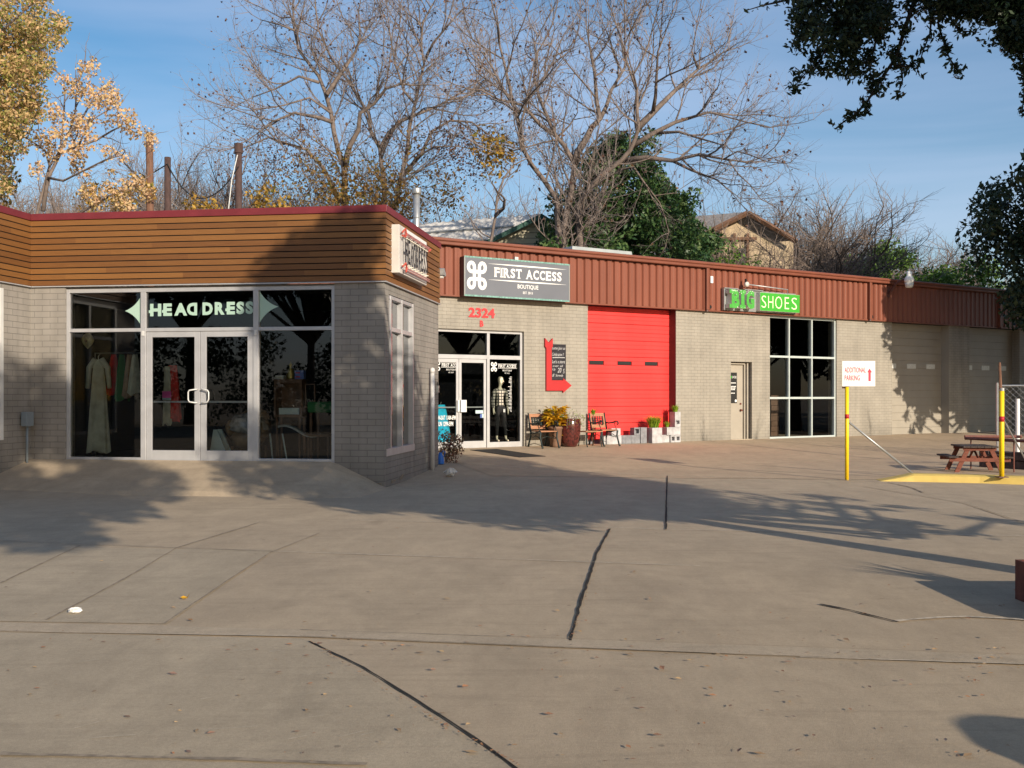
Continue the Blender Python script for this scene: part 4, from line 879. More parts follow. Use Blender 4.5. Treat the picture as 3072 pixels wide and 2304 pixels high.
ck.ribbon([(.03,.575),(.2,.585),(.42,.58)], .010, yc); ck.ribbon([(.03,.565),(.2,.572),(.42,.573)], .006, yc)
ck.obj('chalk_writing', 'chalkw', t)
t = onB('wall_box', 'small white rectangular box on the brown metal fascia', 'box', 8.06, .115, 4.70); MB().box(-.05,-.03,0,.05,0,.20).obj('case', 'white', t, bevel=.012)
# green shoe-shop sign
t = onB('shoe_shop_sign', 'grey and bright green sign with raised BIG letters and a SHOES panel', 'sign', 8.46, .11, 3.95)
bx1 = MB(); bx1.box(0,-.06,0,2.98,0,.62); bx1.box(0,-.10,.0,.03,-.0601,.62); bx1.box(0,-.12,.62,.55,-.0,.645); bx1.box(.8,-.12,.62,1.55,-.0,.645); bx1.obj('sign_box', 'steel', t)
MB().box(1.02+.29,-.22,.03,1.04+1.93,-.0601,.565).obj('green_box', 'offw', t)
MB().box(1.315,-.226,.035,2.965,-.2205,.56).obj('green_face', 'green', t)
bg_ = MB(); GX = [('B', .02, .34), ('I', .37, .52), ('G', .55, .86)]
def slab(mb, y, depth):
    h0, h1 = .055, .585
    # B
    mb.box(.115,y,h0,.23,y+depth,h1) if False else None
    text(mb, 'B', .13, .44, h0, h1, y, depth, .06); mb.box(.05, y+.0015, h0, .20, y+depth-.001, h0+.11); mb.box(.05, y+.0015, h1-.11, .20, y+depth-.001, h1)
    mb.box(.50, y, h0+.10, .63, y+depth, h1-.10); mb.box(.455, y+.001, h0, .68, y+depth-.001, h0+.1005); mb.box(.455, y+.001, h1-.1005, .68, y+depth-.001, h1)
    text(mb, 'G', .71, 1.03, h0, h1, y, depth, .06)
slab(bg_, -.27, .19); bg_.obj('raised_letter', 'offw', t)
bf = MB(); slab(bf, -.276, .003); bf.obj('letter_face', 'greenw', t)
fl2 = MB(); rr = random.Random(9)
for k in range(46):                       # flaked vinyl patches
    x_, z_ = rr.uniform(.1, 1.0), .585-abs(rr.gauss(0, .06)) if rr.random() < .7 else .07+abs(rr.gauss(0, .03)); s_ = rr.uniform(.006, .02); fl2.quad((x_-s_,-.2785,z_),(x_,-.2785,z_-s_*.7),(x_+s_*1.2,-.2785,z_),(x_,-.2785,z_+s_*.6))
fl2.obj('flaked_patch', 'white', t)
sh_ = MB(); text(sh_, 'S', 1.37, 1.56, .12, .475, -.2275, 0, -.012); text(sh_, 'H', 1.64, 1.85, .12, .475, -.2275, 0, -.012); text(sh_, 'O', 1.93, 2.22, .115, .48, -.2275, 0, -.012); text(sh_, 'E', 2.33, 2.51, .12, .475, -.2275, 0, -.012); text(sh_, 'S', 2.62, 2.85, .12, .475, -.2275, 0, -.012); sh_.obj('lettering', 'cream', t)
t = onB('sign_lamp_bar', 'thin conduit with a round bell end above the green shoe sign', 'lamp bar', 9.3, .30, 4.72)
MB().tube([(0.03,0,0),(1.65,0,-.06),(1.65,0,-.18)], .016, 8).obj('conduit', 'steel', t, True); MB().tube([(-.05,-.05,-.0),(-.05,.02,.0)], .07, 14).obj('bell', 'offw', t, True); MB().box(-.07,0,.05,-.03,.05,.16).obj('bracket', 'black', t)
# yard lamp on a curved arm
t = onB('yard_lamp', 'white yard lamp with ribbed lens on a curved arm above the grey roll-up door', 'lamp', 15.80, .11, 4.85)
MB().tube([(0,0,-.05),(0,-.12,.05),(0,-.3,.25),(0,-.55,.36),(0,-.75,.36)], .04, 8).obj('arm', 'dkbrown', t, True)
MB().lathe([(.10,0),(.145,.02),(.15,.10),(.12,.18),(.08,.22),(.075,.33),(.05,.36),(.0,.37)], 18, (0,-.80,.24)).obj('housing', 'white', t, True)
MB().lathe([(.09,-.16),(.12,-.12),(.135,0)], 18, (0,-.80,.24)).obj('lens', 'lens', t, True); MB().lathe([(.035,0),(.035,.07),(0,.08)], 8, (0,-.80,.61)).obj('photocell', 'offw', t)
MB().box(-.06,-.02,-.16,.06,.0,.06).obj('mount_plate', 'dkbrown', t)
# skylight curb on the roof
t = onB('roof_skylight', 'long low grey metal roof curb showing above the brown gutter', 'skylight', 3.85, -1.0, 4.5)
sk = MB(); L_ = 2.55; sk.v = [(0,0,0),(L_,0,0),(L_,1.2,0),(0,1.2,0),(.32,.25,1.13),(L_-.15,.25,1.13),(L_-.15,.95,1.13),(.32,.95,1.13)]; sk.f = [(0,1,5,4),(1,2,6,5),(2,3,7,6),(3,0,4,7),(4,5,6,7)]; sk.obj('curb', 'skyl', t)
# ------------------------------------------------------------------ objects on the apron
def bgz(u, dd): x, y, _ = wp('B', u, dd); return (x, y, zg(x, y)+.004)
t = thing('dark_ground_sheet', 'thin black sheet on the concrete in front of the boutique doors', 'mat', (0, 0, 0))
mm_ = MB(); cs = [wp('B', -.13, .55), wp('B', .62, .55), wp('B', .66, 2.62), wp('B', -.05, 2.62)]
mm_.v = [(x, y, zg(x, y)+.006) for x, y, _ in cs]+[(x, y, zg(x, y)+.016) for x, y, _ in cs]; mm_.f = [(3,2,1,0),(4,5,6,7),(0,1,5,4),(1,2,6,5),(2,3,7,6),(3,0,4,7)]; mm_.obj('mat', 'darksheet', t)  # thin near-black sheet following the slope of the concrete
def make_chair(u, dd, label):
    x, y, z = bgz(u, dd); t = thing('garden_chair', label, 'chair', (x, y, z), rzB, 'cast-iron and wood garden chairs')
    # local x along wall (width .52), -y to the front; back at y=+.25
    w2 = .25
    for s_ in (-1, 1):
        X = s_*w2
        fr = MB(); fr.tube([(X,.30,0),(X,.27,.10),(X,.20,.25),(X,.19,.36),(X,.21,.46),(X,.27,.70),(X,.31,.86)], [.028,.023,.022,.024,.022,.020,.018], 7)
        fr.tube([(X,-.36,0),(X,-.33,.03),(X,-.29,.14),(X,-.24,.26),(X,-.26,.38),(X,-.22,.41),(X,0,.36),(X,.2,.37)], [.028,.022,.021,.022,.024,.022,.022,.022], 7)
        fr.obj('side_frame', 'castiron', t, True)
        ar_ = MB(); ar_.tube([(X,.25,.60),(X,.12,.58),(X,-.05,.60),(X,-.2,.64),(X,-.28,.62),(X,-.29,.57),(X,-.25,.55)], .019, 7); ar_.tube([(X,-.17,.63),(X,-.14,.55),(X,-.2,.46),(X,-.22,.40)], .010, 6); ar_.tube([(X,.1,.25),(X,-.05,.30),(X,-.2,.24)], .008, 6)
        ar_.obj('armrest', 'castiron', t, True)
    st = MB()
    for k in range(5): st.box(-.24,-.26+k*.095,.395,.24,-.18+k*.095,.42)
    st.obj('seat', 'slat', t)
    def bp(z): return .215+(z-.45)*.24
    def panel(mb, x0, x1, z0, z1, th_=.025): mb.v += []; o_ = len(mb.v); mb.v += [(x0,bp(z0),z0),(x1,bp(z0),z0),(x1,bp(z1),z1),(x0,bp(z1),z1),(x0,bp(z0)+th_,z0),(x1,bp(z0)+th_,z0),(x1,bp(z1)+th_,z1),(x0,bp(z1)+th_,z1)]; mb.f += [tuple(o_+i for i in q) for q in [(0,1,2,3),(7,6,5,4),(0,4,5,1),(1,5,6,2),(2,6,7,3),(3,7,4,0)]]
    bk_ = MB(); panel(bk_, -.24,.24,.76,.84); panel(bk_, -.24,.24,.46,.54); panel(bk_, -.24,-.19,.54,.76); panel(bk_, .19,.24,.54,.76); bk_.obj('backrest', 'slat', t)
    la = MB()
    for i in range(5): xx = -.15+i*.075; la.tube([(xx,bp(.54)+.01,.54),(xx+.02,bp(.65)+.01,.65),(xx,bp(.76)+.01,.76)], .008, 5); la.tube([(xx+.03,bp(.54)+.012,.54),(xx,bp(.65)+.012,.65),(xx+.03,bp(.76)+.012,.76)], .007, 5)
    for z in (.60,.65,.70): la.tube([(-.19,bp(z)+.01,z),(.19,bp(z)+.01,z)], .007, 5)
    la.obj('lattice', 'castiron', t)
    MB().tube([(-w2,-.2,.22),(0,-.16,.28),(w2,-.2,.22)], .009, 6).obj('stretcher', 'castiron', t, True)
    return t
make_chair(2.07, .42, 'garden chair of wood slats and cast iron, between boutique doors and clay pot')
make_chair(3.98, .42, 'garden chair of wood slats and cast iron, in front of the red roll-up door')
x, y, z = bgz(3.42, .58); t = thing('side_table', 'low wood-slat table with curved iron legs right of the glazed pot', 'table', (x, y, z), rzB)
tp = MB()
for k in range(4): tp.box(-.27,-.19+k*.1,.375,.27,-.10+k*.1,.40)
tp.obj('tabletop', 'slat', t)
for xx in (-.23,.23):
    for yy, s_ in ((-.15,-1),(.16,1)): MB().tube([(xx,yy+s_*.05,0),(xx,yy+s_*.02,.05),(xx,yy-s_*.01,.2),(xx,yy,.375)], [.018,.013,.013,.016], 6).obj('leg', 'castiron', t, True)
# foliage helpers -----------------------------------------------------------
def leaves(name, cen, rad, n, size, m, parent=None, seed=1, flat=.0, aspect=.5, wpts=None):
    """cen Nx3 cluster centres, rad N radii; n leaves in total as small rhombi in one mesh"""
    rg = np.random.default_rng(seed); cen = np.asarray(cen, float).reshape(-1, 3); rad = np.broadcast_to(np.asarray(rad, float), (len(cen),)) if np.ndim(rad) < 2 else rad
    wgt = rad**2.2 if np.ndim(rad) < 2 else np.prod(rad, 1)**.8; idx = rg.choice(len(cen), n, p=wgt/wgt.sum())
    dv = rg.normal(size=(n, 3)); dv /= np.linalg.norm(dv, axis=1)[:, None]; rr_ = rg.random(n)**(.42)
    rv = rad[idx][:, None] if np.ndim(rad) < 2 else rad[idx]
    p = cen[idx]+dv*rr_[:, None]*rv
    a = rg.normal(size=(n, 3)); a[:, 2] -= flat; a /= np.linalg.norm(a, axis=1)[:, None]
    b = rg.normal(size=(n, 3)); b -= (b*a).sum(1)[:, None]*a; b /= np.linalg.norm(b, axis=1)[:, None]
    s_ = size*(.6+.8*rg.random(n))[:, None]
    V = np.stack([p-a*s_, p+b*s_*aspect, p+a*s_, p-b*s_*aspect], 1).reshape(-1, 3)
    me = bpy.data.meshes.new(name); me.vertices.add(4*n); me.vertices.foreach_set('co', V.ravel()); me.loops.add(4*n); me.loops.foreach_set('vertex_index', np.arange(4*n, dtype=np.int32))
    me.polygons.add(n); me.polygons.foreach_set('loop_start', np.arange(0, 4*n, 4, dtype=np.int32)); me.polygons.foreach_set('loop_total', np.full(n, 4, dtype=np.int32)); me.update(calc_edges=True)
    me.materials.append(M[m]); o = bpy.data.objects.new(name, me); COL.objects.link(o)
    if parent: o.parent = parent
    return o
def blades(mb, c, r0, n, L_, wd, seed, up=1.0):
    rr = random.Random(seed)
    for i in range(n):
        a = rr.uniform(0, 6.28); x0_, y0_ = c[0]+r0*rr.random()*math.cos(a), c[1]+r0*rr.random()*math.sin(a); l = L_*rr.uniform(.6, 1.1); out = rr.uniform(.15, .8)
        p = [(x0_+math.cos(a)*out*l*t_*t_*.9, y0_+math.sin(a)*out*l*t_*t_*.9, c[2]+l*t_*up*(1-.25*t_*out)) for t_ in (0, .35, .7, 1)]
        nx, ny = -math.sin(a), math.cos(a); ws = [wd*.5, wd, wd*.7, .001]; o_ = len(mb.v)
        for q, w_ in zip(p, ws): mb.v += [(q[0]+nx*w_/2, q[1]+ny*w_/2, q[2]), (q[0]-nx*w_/2, q[1]-ny*w_/2, q[2])]
        mb.f += [(o_+2*k, o_+2*k+1, o_+2*k+3, o_+2*k+2) for k in range(3)]
def leafy(mb, c, n, spread, hgt, L_, wd, seed):       # broad arching leaves on stems
    rr = random.Random(seed)
    for i in range(n):
        a = rr.uniform(0, 6.28); r_ = spread*rr.random()**.5; b0 = Vector((c[0]+r_*math.cos(a)*.8, c[1]+r_*math.sin(a)*.8, c[2]+hgt*rr.random())); dv = Vector((math.cos(a+rr.uniform(-.6,.6)), math.sin(a+rr.uniform(-.6,.6)), rr.uniform(-.1, 1.3))).normalized()
        l = L_*rr.uniform(.6, 1.1); sd = dv.cross(Vector((0,0,1))).normalized()*wd*rr.uniform(.35,.6); mid = b0+dv*l*.5; tip = b0+dv*l-Vector((0,0,l*.25))
        o_ = len(mb.v); mb.v += [tuple(b0), tuple(mid+sd+Vector((0,0,.01))), tuple(tip), tuple(mid-sd+Vector((0,0,.01)))]; mb.f.append((o_, o_+1, o_+2, o_+3))
x, y, z = bgz(2.46, .40); t = thing('clay_pot', 'tapered brown clay pot holding a yellow-leaved croton', 'pot', (x, y, z))
MB().lathe([(.12,0),(.135,.05),(.175,.46),(.195,.47),(.195,.52),(.17,.52),(.165,.48),(0,.48)], 20).obj('pot', 'terra', t, True)
t = thing('croton_plant', 'bushy croton with yellow and orange leaves in the clay pot', 'plant', (x, y, z+.48))
cr_ = MB(); leafy(cr_, (0,0,.06), 210, .24, .44, .24, .12, 3); cr_.obj('foliage', 'croton', t)
stm = MB(); [stm.tube([(0,0,0),(.05*math.cos(i*1.3),.05*math.sin(i*1.3),.2),(.15*math.cos(i*1.3),.15*math.sin(i*1.3),.42)], .007, 5) for i in range(7)]; stm.obj('stem', 'twig', t)
x, y, z = bgz(2.86, .46); t = thing('glazed_pot', 'large glossy oxblood glazed pot between the clay pot and low table', 'pot', (x, y, z))
MB().lathe([(.15,0),(.18,.01),(.23,.12),(.27,.34),(.285,.52),(.28,.64),(.27,.665),(.275,.685),(.295,.70),(.285,.715),(.25,.71),(.245,.66),(0,.64)], 28).obj('pot', 'glaze', t, True); MB().lathe([(.24,.645),(0,.66)], 20, cap=False).obj('soil', 'soil', t)
t = thing('trailing_vine', 'sparse green vine spilling over the oxblood glazed pot', 'plant', (x, y, z+.68))
vn_ = MB(); vs_ = MB(); rr = random.Random(2)
for i in range(16):
    a = i*.39+rr.uniform(-.2, .2); l = rr.uniform(.2, .42); dn = rr.uniform(-.05, .3); P_ = [(0.1*math.cos(a),.1*math.sin(a),0),(.24*math.cos(a),.24*math.sin(a),.10+rr.uniform(0,.12)),(.34*math.cos(a),.34*math.sin(a),.05-dn*.4),((.36+.03)*math.cos(a),.38*math.sin(a),-dn)]
    vs_.tube(P_, .004, 4)
    for k in range(7): q = Vector(P_[1+k//3]).lerp(Vector(P_[min(3, 2+k//3)]), (k % 3)/3); leafy(vn_, tuple(q), 1, .03, .03, .06, .045, i*9+k)
vs_.obj('stem', 'twig', t); vn_.obj('foliage', 'fern', t)
vn2 = MB(); [leafy(vn2, (-.26+.02*math.sin(k), -.19, .0-.05*k), 3, .03, .03, .07, .05, 100+k) for k in range(9)]; vn2.obj('hanging_leaf', 'croton', t)
# cinder blocks
def block(u0, u1, d0, d1, z0, z1, label, m='cinderl', holes=None, hz=None):
    xm, ym, _ = wp('B', (u0+u1)/2, (d0+d1)/2); base = zg(xm, ym)+.003 if z0 == 0 else zg(xm, ym)+z0+.003
    t = thing('cinder_block', label, 'cinder block', (xm, ym, base), rzB, 'cinder blocks by the red door'); W2, D2, H = (u1-u0)/2, (d1-d0)/2, z1-z0
    mb = MB()
    if holes:                          # cores open to the front
        a, b_ = hz; w0 = 2*W2/holes; 
        mb.box(-W2,-D2,0,W2,D2,a); mb.box(-W2,-D2,b_,W2,D2,H); mb.box(-W2,-D2+.12,a,W2,D2,b_)
        for i in range(holes+1): xx = -W2+i*w0; e = .035; mb.box(max(-W2, xx-e), -D2, a, min(W2, xx+e), -D2+.12, b_)
    else: mb.box(-W2,-D2,0,W2,D2,H)
    mb.obj('block', m, t, bevel=.004 if not holes else 0); return (xm, ym, base+H)
block(4.15, 4.75, .02, .2, 0, .23, 'whitewashed block at the left end of the row, behind the garden chair')
block(4.42, 4.72, .03, .19, .235, .42, 'small whitewashed block stacked on the left end of the row')
block(4.76, 5.07, .02, .2, 0, .225, 'plain grey block left of the one with a square hole stacked on it', 'cinder')
block(5.075, 5.38, .02, .2, 0, .225, 'plain grey block carrying the block with a square hole', 'cinder')
block(5.18, 5.38, .02, .2, .23, .43, 'block with one square hole stacked above the plain grey blocks', 'cinder', 1, (.04, .16))
block(5.39, 5.60, .02, .22, 0, .43, 'upright grey block standing left of the bushy grass planter', 'cinder')
t1 = block(5.70, 6.05, .03, .33, 0, .42, 'tall whitewashed block planter holding the bushy bright grass')
block(6.09, 6.42, .02, .2, 0, .21, 'low whitewashed block between the planter and the block tower')
block(6.43, 6.79, .02, .24, 0, .20, 'two-hole block at the foot of the block tower', 'cinderl', 2, (.05, .16))
t2 = block(6.30, 6.79, .02, .24, .205, .42, 'whitewashed block in the middle of the tower with a small tuft')
t3 = block(6.59, 6.79, .02, .24, .425, .84, 'tall block with one hole on top of the block tower', 'cinderl', 1, (.08, .18))
def tuft(p, r0, n, L_, label, seed, off=(0,0)):
    t = thing('grass_tuft', label, 'plant', (p[0]+off[0], p[1]+off[1], p[2]), rzB, 'bright green tufts in the blocks'); b = MB(); blades(b, (0,0,0), r0, n, L_, .02, seed); b.obj('blade', 'fern', t)
tuft(t1, .15, 330, .34, 'largest bright green tuft, in the tall planter before the red door', 4)
tuft(t2, .05, 60, .18, 'smallest green tuft, on the middle step of the block tower', 5, (-.15*.846, -.15*.533)); tuft(t3, .08, 110, .21, 'green tuft crowning the top of the block tower', 6)
x, y, z = bgz(3.86, .12); t = thing('grass_tuft', 'yellow-green tuft rising behind the chair at the red door edge', 'plant', (x, y, z+.80), rzB, 'bright green tufts in the blocks'); b = MB(); blades(b, (0,0,0), .05, 60, .16, .02, 9); b.obj('blade', 'fern', t)
MB().tube([(0,0,-.8),(0,0,0)], .022, 8).obj('stake', 'terra', t)
# shrub and blue thing near the corner
x, y = -1.37, 21.6; t = thing('maroon_shrub', 'low shrub with dull maroon leaves at the end of the brick flank', 'shrub', (x, y, zg(x, y)))
leaves('foliage', [(0,0,.30),(.12,-.05,.42),(.22,.0,.25),(-.05,0,.55),(.1,0,.12),(.25,.1,.45)], [.2,.2,.17,.18,.16,.13], 900, .028, 'maroon', t, 5)
stm = MB(); [stm.tube([(0,0,0),(.1*math.cos(i),.08*math.sin(i),.3),(.25*math.cos(i),.15*math.sin(i),.6)], .006, 4) for i in range(7)]; stm.obj('stem', 'twig', t)
x, y = -1.47, 21.2; t = thing('watering_can', 'blue plastic can beside the maroon shrub at the brick corner', 'can', (x, y, zg(x, y)+.004)); MB().lathe([(.07,0),(.08,.02),(.07,.15),(.04,.20),(.03,.24),(0,.24)], 14).obj('body', 'blue', t, True); MB().tube([(.0,0,.20),(.06,-.02,.28),(.10,-.02,.25),(.075,-.02,.15)], .011, 6).obj('handle', 'blue', t, True)
# hanging turquoise dress inside left door
t = thing('hanging_dress', 'turquoise pleated dress hanging inside the left boutique door', 'dress', wp('B', -.50, -.24, 1.27), rzB); drape(.22, .56, 1.05, 9, .14, 11, 60, 10, .07).obj('cloth', 'cloth_b', t, True); MB().tube([(0,0,0),(0,0,.05),(.02,0,.07)], .005, 5).obj('hanger_hook', 'steel', t)
# mannequin ------------------------------------------------------------------
def skinned(name, pts, edges, m, parent, sub=2):
    me = bpy.data.meshes.new(name); me.from_pydata([p[:3] for p in pts], edges, []); me.update(); me.materials.append(M[m])
    o = bpy.data.objects.new(name, me); COL.objects.link(o); o.parent = parent
    md = o.modifiers.new('skin', 'SKIN'); sv = me.skin_vertices
    if not sv:
        bm_ = None
        me.attributes  # skin layer is created with the modifier
    lay = me.skin_vertices[0].data if me.skin_vertices else None
    if lay is None:
        import bmesh
        bm = bmesh.new(); bm.from_mesh(me); bm.verts.layers.skin.verify(); bm.to_mesh(me); bm.free(); lay = me.skin_vertices[0].data
    for i, p in enumerate(pts):
        rx = p[3]; ry = p[4] if len(p) > 4 else rx; lay[i].radius = (rx, ry)
    lay[0].use_root = True
    s_ = o.modifiers.new('sub', 'SUBSURF'); s_.levels = sub; s_.render_levels = sub; md.use_smooth_shade = True
    return o
mq = thing('mannequin', 'bald cream mannequin in plaid sweater and black trousers in the boutique window', 'mannequin', wp('B', 1.17, -.20, .335), rzB)
# local x right along the wall, -y to the viewer
bp_ = [(0,0,.86,.105,.09), (0,0,1.0,.09,.075), (0,0,1.15,.105,.075), (0,0,1.27,.10,.065), (0,0,1.35,.045,.045), (0,0,1.40,.038,.038),
  (.010,-.012,1.455,.056,.064), (.014,-.012,1.53,.076,.088), (.012,-.002,1.60,.072,.084), (.012,.0,1.645,.045,.055),
  (-.16,0,1.28,.048), (-.21,0,1.03,.036), (-.205,-.03,.80,.024), (-.205,-.035,.76,.026,.016),
  (.16,0,1.28,.048), (.215,.01,1.04,.036), (.225,-.02,.81,.024), (.228,-.03,.76,.026,.016),
  (-.075,0,.80,.075), (-.085,0,.45,.05), (-.085,.01,.08,.028), (-.085,-.03,.03,.03,.02), (-.085,-.11,.02,.024,.014),
  (.085,0,.80,.075), (.13,-.01,.45,.05), (.19,.02,.08,.028), (.195,-.02,.03,.03,.02), (.20,-.10,.02,.024,.014)]
be_ = [(0,1),(1,2),(2,3),(3,4),(4,5),(5,6),(6,7),(7,8),(8,9),(3,10),(10,11),(11,12),(12,13),(3,14),(14,15),(15,16),(16,17),(0,18),(18,19),(19,20),(20,21),(21,22),(0,23),(23,24),(24,25),(25,26),(26,27)]
# fingers: short chains rooted in the palms
for s_, pi in ((-1, 13), (1, 17)):
    px_, py_, pz_ = bp_[pi][:3]
    for k in range(4):
        bp_.append((px_+.0+(k-1.5)*.006, py_+(k-1.5)*.013, pz_-.045, .0085)); bp_.append((px_+(k-1.5)*.007-s_*.004, py_+(k-1.5)*.014, pz_-.085+abs(k-1.3)*.008, .0075)); n_ = len(bp_); be_ += [(pi, n_-2), (n_-2, n_-1)]
    bp_.append((px_-s_*.02, py_-.022, pz_-.02, .009)); bp_.append((px_-s_*.028, py_-.028, pz_-.05, .008)); n_ = len(bp_); be_ += [(pi, n_-2), (n_-2, n_-1)]
skinned('body', bp_, be_, 'manq', mq)
nf = MB(); nf.prismy([(.020,1.505),(.052,1.502),(.034,1.550)], -.115, -.085); nf.obj('nose', 'manq', mq)
ey = MB(); ey.box(.044,-.092,1.546,.066,-.080,1.553); ey.box(-.008,-.102,1.546,.016,-.090,1.553); ey.box(.016,-.092,1.468,.046,-.078,1.475); ey.obj('painted_features', 'tan', mq)
skinned('sweater', [(0,0,.82,.135,.115),(0,0,1.0,.108,.09),(0,0,1.15,.12,.09),(0,0,1.27,.112,.078),(-.16,0,1.285,.060),(-.21,0,1.03,.050),(-.207,-.028,.83,.040),(.16,0,1.285,.060),(.217,.01,1.04,.050),(.227,-.018,.84,.040)], [(0,1),(1,2),(2,3),(3,4),(4,5),(5,6),(3,7),(7,8),(8,9)], 'plaid', mq)
skinned('trousers', [(0,0,.86,.122,.100),(-.078,0,.78,.088),(-.086,0,.45,.060),(-.086,.01,.13,.040),(.088,0,.78,.088),(.132,-.01,.45,.060),(.185,.015,.13,.040),(0,0,.95,.125,.105)], [(0,1),(1,2),(2,3),(0,4),(4,5),(5,6),(0,7)], 'pants', mq)
MB().box(.02,-.135,.74,.075,-.13,.82).obj('price_tag', 'paper', mq)

# ------------------------------------------------------------------ sign posts, kerb, tables
t = thing('kerb', 'long yellow painted concrete kerb at the right edge of the lot', 'kerb', (0, 0, 0))
kb = MB(); path = [(6.45, 18.25, .0), (6.75, 18.2, .07), (7.0, 18.15, .13), (8.0, 17.85, .13), (8.8, 17.45, .13), (9.6, 17.2, .13), (12.5, 16.7, .13)]
for x, y, h in path:
    h = max(h, .006); kb.v += [(x-.02, y-.22, 0), (x-.01, y-.19, h*.8), (x, y-.14, h), (x+.03, y+.12, h), (x+.03, y+.16, h*.8), (x+.03, y+.18, 0)]
n = 6; kb.f = [(i*n+j, i*n+(j+1) % n, (i+1)*n+(j+1) % n, (i+1)*n+j) for i in range(len(path)-1) for j in range(n)]+[tuple(range(n)), tuple(reversed(range((len(path)-1)*n, len(path)*n)))]
bmx = kb.obj('kerb_stone', 'kerby', t)
t = thing('sign_post', 'yellow steel post with one red band bracing the additional parking sign', 'post', (5.93, 18.3, 0))
MB().tube([(0,0,0),(0,0,1.66)], .034, 14).obj('pole', 'yellow', t, True); MB().tube([(0,0,1.09),(0,0,1.165)], .0365, 14).obj('red_band', 'arrow', t, True)
MB().tube([(.03,.02,1.03),(1.30,.35,.09)], .019, 8).obj('brace', 'steel', t, True); MB().box(-.08,-.0,1.62,.0,.02,1.655).obj('bracket', 'dkbrown', t)
MB().tube([(0,0,1.66),(0,0,2.05)], .020, 8).obj('inner_pole', 'steel', t)
t = thing('parking_sign', 'white rectangular sign reading ADDITIONAL PARKING with a red up arrow', 'sign', (6.12, 18.245, 1.66))
MB().box(-.29,-.006,0,.29,.0,.445).obj('panel', 'white', t, bevel=.0); 
pk = MB(); text(pk, 'ADDITIONAL', -.25, .125, .24, .335, -.0085, 0, .012); text(pk, 'PARKING', -.25, .02, .10, .195, -.0085, 0, .012)
pk.add([(.17,-.0085,.09),(.212,-.0085,.09),(.212,-.0085,.25),(.17,-.0085,.25)], [(0,1,2,3)]); pk.add([(.148,-.0085,.245),(.234,-.0085,.245),(.191,-.0085,.315)], [(0,1,2)]); pk.obj('lettering', 'pinkred', t)
bd_ = MB()
for a in ((-.268,.018,.268,.021),(-.268,.424,.268,.427),(-.268,.021,-.265,.424),(.265,.021,.268,.424)): bd_.box(a[0],-.0080,a[1],a[2],-.0062,a[3])
bd_.obj('border_line', mat('pale_pink_line', (.75,.45,.50), .5), t)
t = thing('marker_post', 'yellow post on the kerb with a weathered wood stub rising from its top', 'post', (8.27, 17.45, .125))
MB().tube([(0,0,0),(0,0,1.46)], .040, 14).obj('pole', 'yellow', t, True); MB().tube([(0,0,.93),(0,0,1.02)], .0425, 14).obj('red_band', 'arrow', t, True); MB().tube([(0,0,1.45),(0,0,1.50)], .043, 14).obj('collar', 'steel', t)
MB().tube([(-.02,0,1.48),(-.035,0,1.93)], [.026,.018], 6).obj('wood_stub', 'pole', t); MB().tube([(.03,.02,.98),(1.3,1.6,.0)], .014, 7).obj('brace', 'steel', t); MB().box(-.08,-.08,-.01,.08,.08,.006).obj('base_plate', 'dkbrown', t)
# picnic table
t = thing('picnic_table', 'low redwood picnic table with dark weathered top behind the yellow kerb', 'picnic table', (9.12, 20.4, .0), R(-9)); t.scale = (.80, .80, .86)
def plank(mb, x0, x1, y0, y1, z0, z1, n_):
    w_ = (x1-x0)/n_
    for i in range(n_): mb.box(x0+i*w_+.004, y0, z0, x0+(i+1)*w_-.004, y1, z1)
pb = MB(); plank(pb, -.40, .40, -.60, .60, .565, .60, 5); pb.obj('tabletop', 'oldwood', t)
for a, b_ in ((-.74,-.50),(.50,.74)): s_ = MB(); plank(s_, a, b_, -.60, .60, .335, .37, 2); s_.obj('seat', 'oldwood', t)
for yy in (-.46, .44):
    f_ = MB()
    for s_ in (-1, 1): f_.prismy([(s_*.20,.56),(s_*.31,.56),(s_*.58,0),(s_*.47,0)] if s_ > 0 else [(-.31,.56),(-.20,.56),(-.47,0),(-.58,0)], yy-.025, yy+.02)
    f_.obj('leg', 'redwood', t); MB().box(-.70,yy-.05,.25,.70,yy-.0255,.333).obj('cross_beam', 'redwood', t); MB().box(-.38,yy-.05,.50,.38,yy-.0255,.563).obj('top_batten', 'redwood', t)
MB().tube([(0,-.43,.29),(0,.1,.55)], .03, 4).obj('brace', 'redwood', t); MB().tube([(0,.41,.29),(0,-.05,.55)], .03, 4).obj('brace', 'redwood', t)
